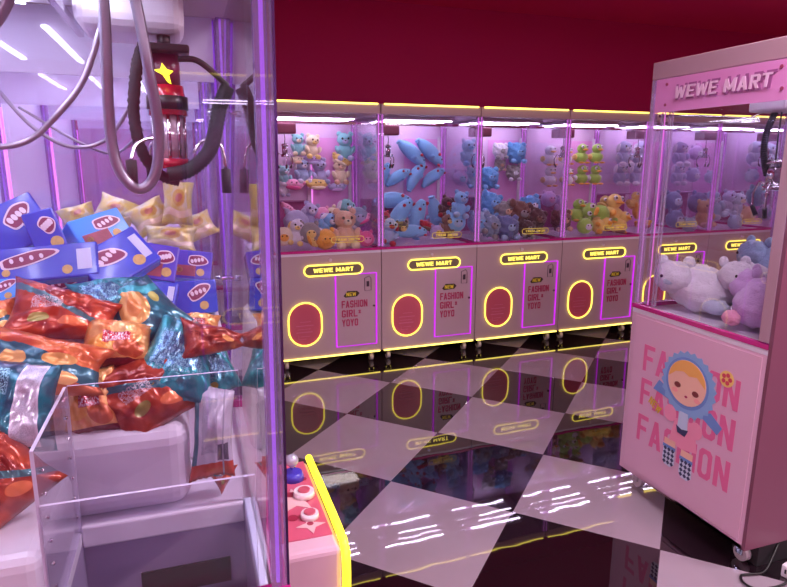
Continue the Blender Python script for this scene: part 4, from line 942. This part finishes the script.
def extent(t, M):
    """bounds of a toy's own meshes after its rotation and scale, in the frame M"""
    R_ = M @ (t.rotation_euler.to_matrix().to_4x4() @ Matrix.Diagonal((*t.scale, 1)))
    P = [R_ @ v.co for c in t.children if c.type == 'MESH' for v in c.data.vertices]
    return [(min(p[k] for p in P), max(p[k] for p in P)) for k in range(3)]
ROWF = Matrix.Rotation(-RA, 4, 'Z')
def settle(t, hang, s0):
    """keep a toy inside its machine: off the deck, the glass and the rear panel"""
    e = extent(t, ROWF); p = ROWF @ (Vector(t.location)-Vector(rowpos(s0, 0, 0)))
    lo, hi = [.014, .034, .872], [.786, .672, 1.82]
    if hang: hi[1] = .676
    for k in range(3):
        a, b = p[k]+e[k][0], p[k]+e[k][1]
        if a < lo[k]: p[k] += lo[k]-a
        elif b > hi[k]: p[k] -= b-hi[k]
    t.location = Vector(rowpos(s0, 0, 0))+ROWF.inverted() @ p
for (m_, kind, c1, c2, s_, d_, z_, sc, tilt, turn, where) in PLUSH:
    t = plush(kind, c1, c2)
    t.location = rowpos(-.03+.8*m_+s_, d_, z_); t.rotation_euler = (-.1 if 'heap' in where else 0, tilt, RA+turn)
    sc *= (1.04 if 'hanging' in where else 1.1)*(.86 if kind == 'long' else 1)
    t.scale = (sc, sc, sc)
    hang = where.startswith('hanging')
    settle(t, hang, -.03+.8*m_)
    where = where.replace('in the heap, ', '').replace('in the heap ', '').replace('heap, ', '')
    kn = {'bear': 'bear', 'bunny': 'bunny', 'dog': 'floppy-eared', 'long': 'long', 'ball': 'round', 'flat': 'flat', 'shaggy': 'shaggy', 'duck': 'duck', 'big': 'large'}[kind]
    where = where.replace('far left behind the corner post', 'left behind the post')
    where = where.replace('behind the post', 'by the post').replace('third from the left', 'third of four').replace('beside the slate one', 'by the slate one')
    lab = CN[c1]+' '+kn+' plush '+('' if hang else 'in the heap, ')+where+', '+ROWN[m_]
    tag(t, lab, 'plush toy', ('plush hung on display in the ' if hang else 'plush heaped on the deck of the ')+ROWN[m_])
BIGP = [('white', 'icy', 2.09, 2.02, .975, 1.05, .3, 'white fluffy plush against the left corner of the right-hand machine'),
        ('white', 'white', 2.24, 1.90, 1.01, .92, .9, 'big white fluffy plush humped in the middle of the right-hand machine'),
        ('paleblue', 'icy', 2.50, 2.00, 1.05, 1.0, -.4, 'pale blue fluffy plush at the back of the right-hand machine'),
        ('lilac', 'pink', 2.10, 1.71, .975, 1.0, -1.2, 'lilac fluffy plush with pink legs nearest the side glass of the right-hand machine'),
        ('icy', 'pink', 2.42, 1.70, .98, 1.0, 1.6, 'bluish white fluffy plush behind the lilac one with pink legs, right-hand machine')]
for (c1, c2, x, y, z, sc, rz, lab) in BIGP:
    t = plush('big', c1, c2); t.location = (x, y, z); t.rotation_euler = (0, 0, rz-1.2); t.scale = (sc, sc, sc)
    e = extent(t, Matrix()); lo, hi = (1.905, 1.515, .872), (2.66, 2.145, 1.8)
    for k in range(3):
        a, b = t.location[k]+e[k][0], t.location[k]+e[k][1]
        if a < lo[k]: t.location[k] += lo[k]-a
        elif b > hi[k]: t.location[k] -= b-hi[k]
    tag(t, lab, 'plush toy', 'large fluffy plush in the right-hand machine')
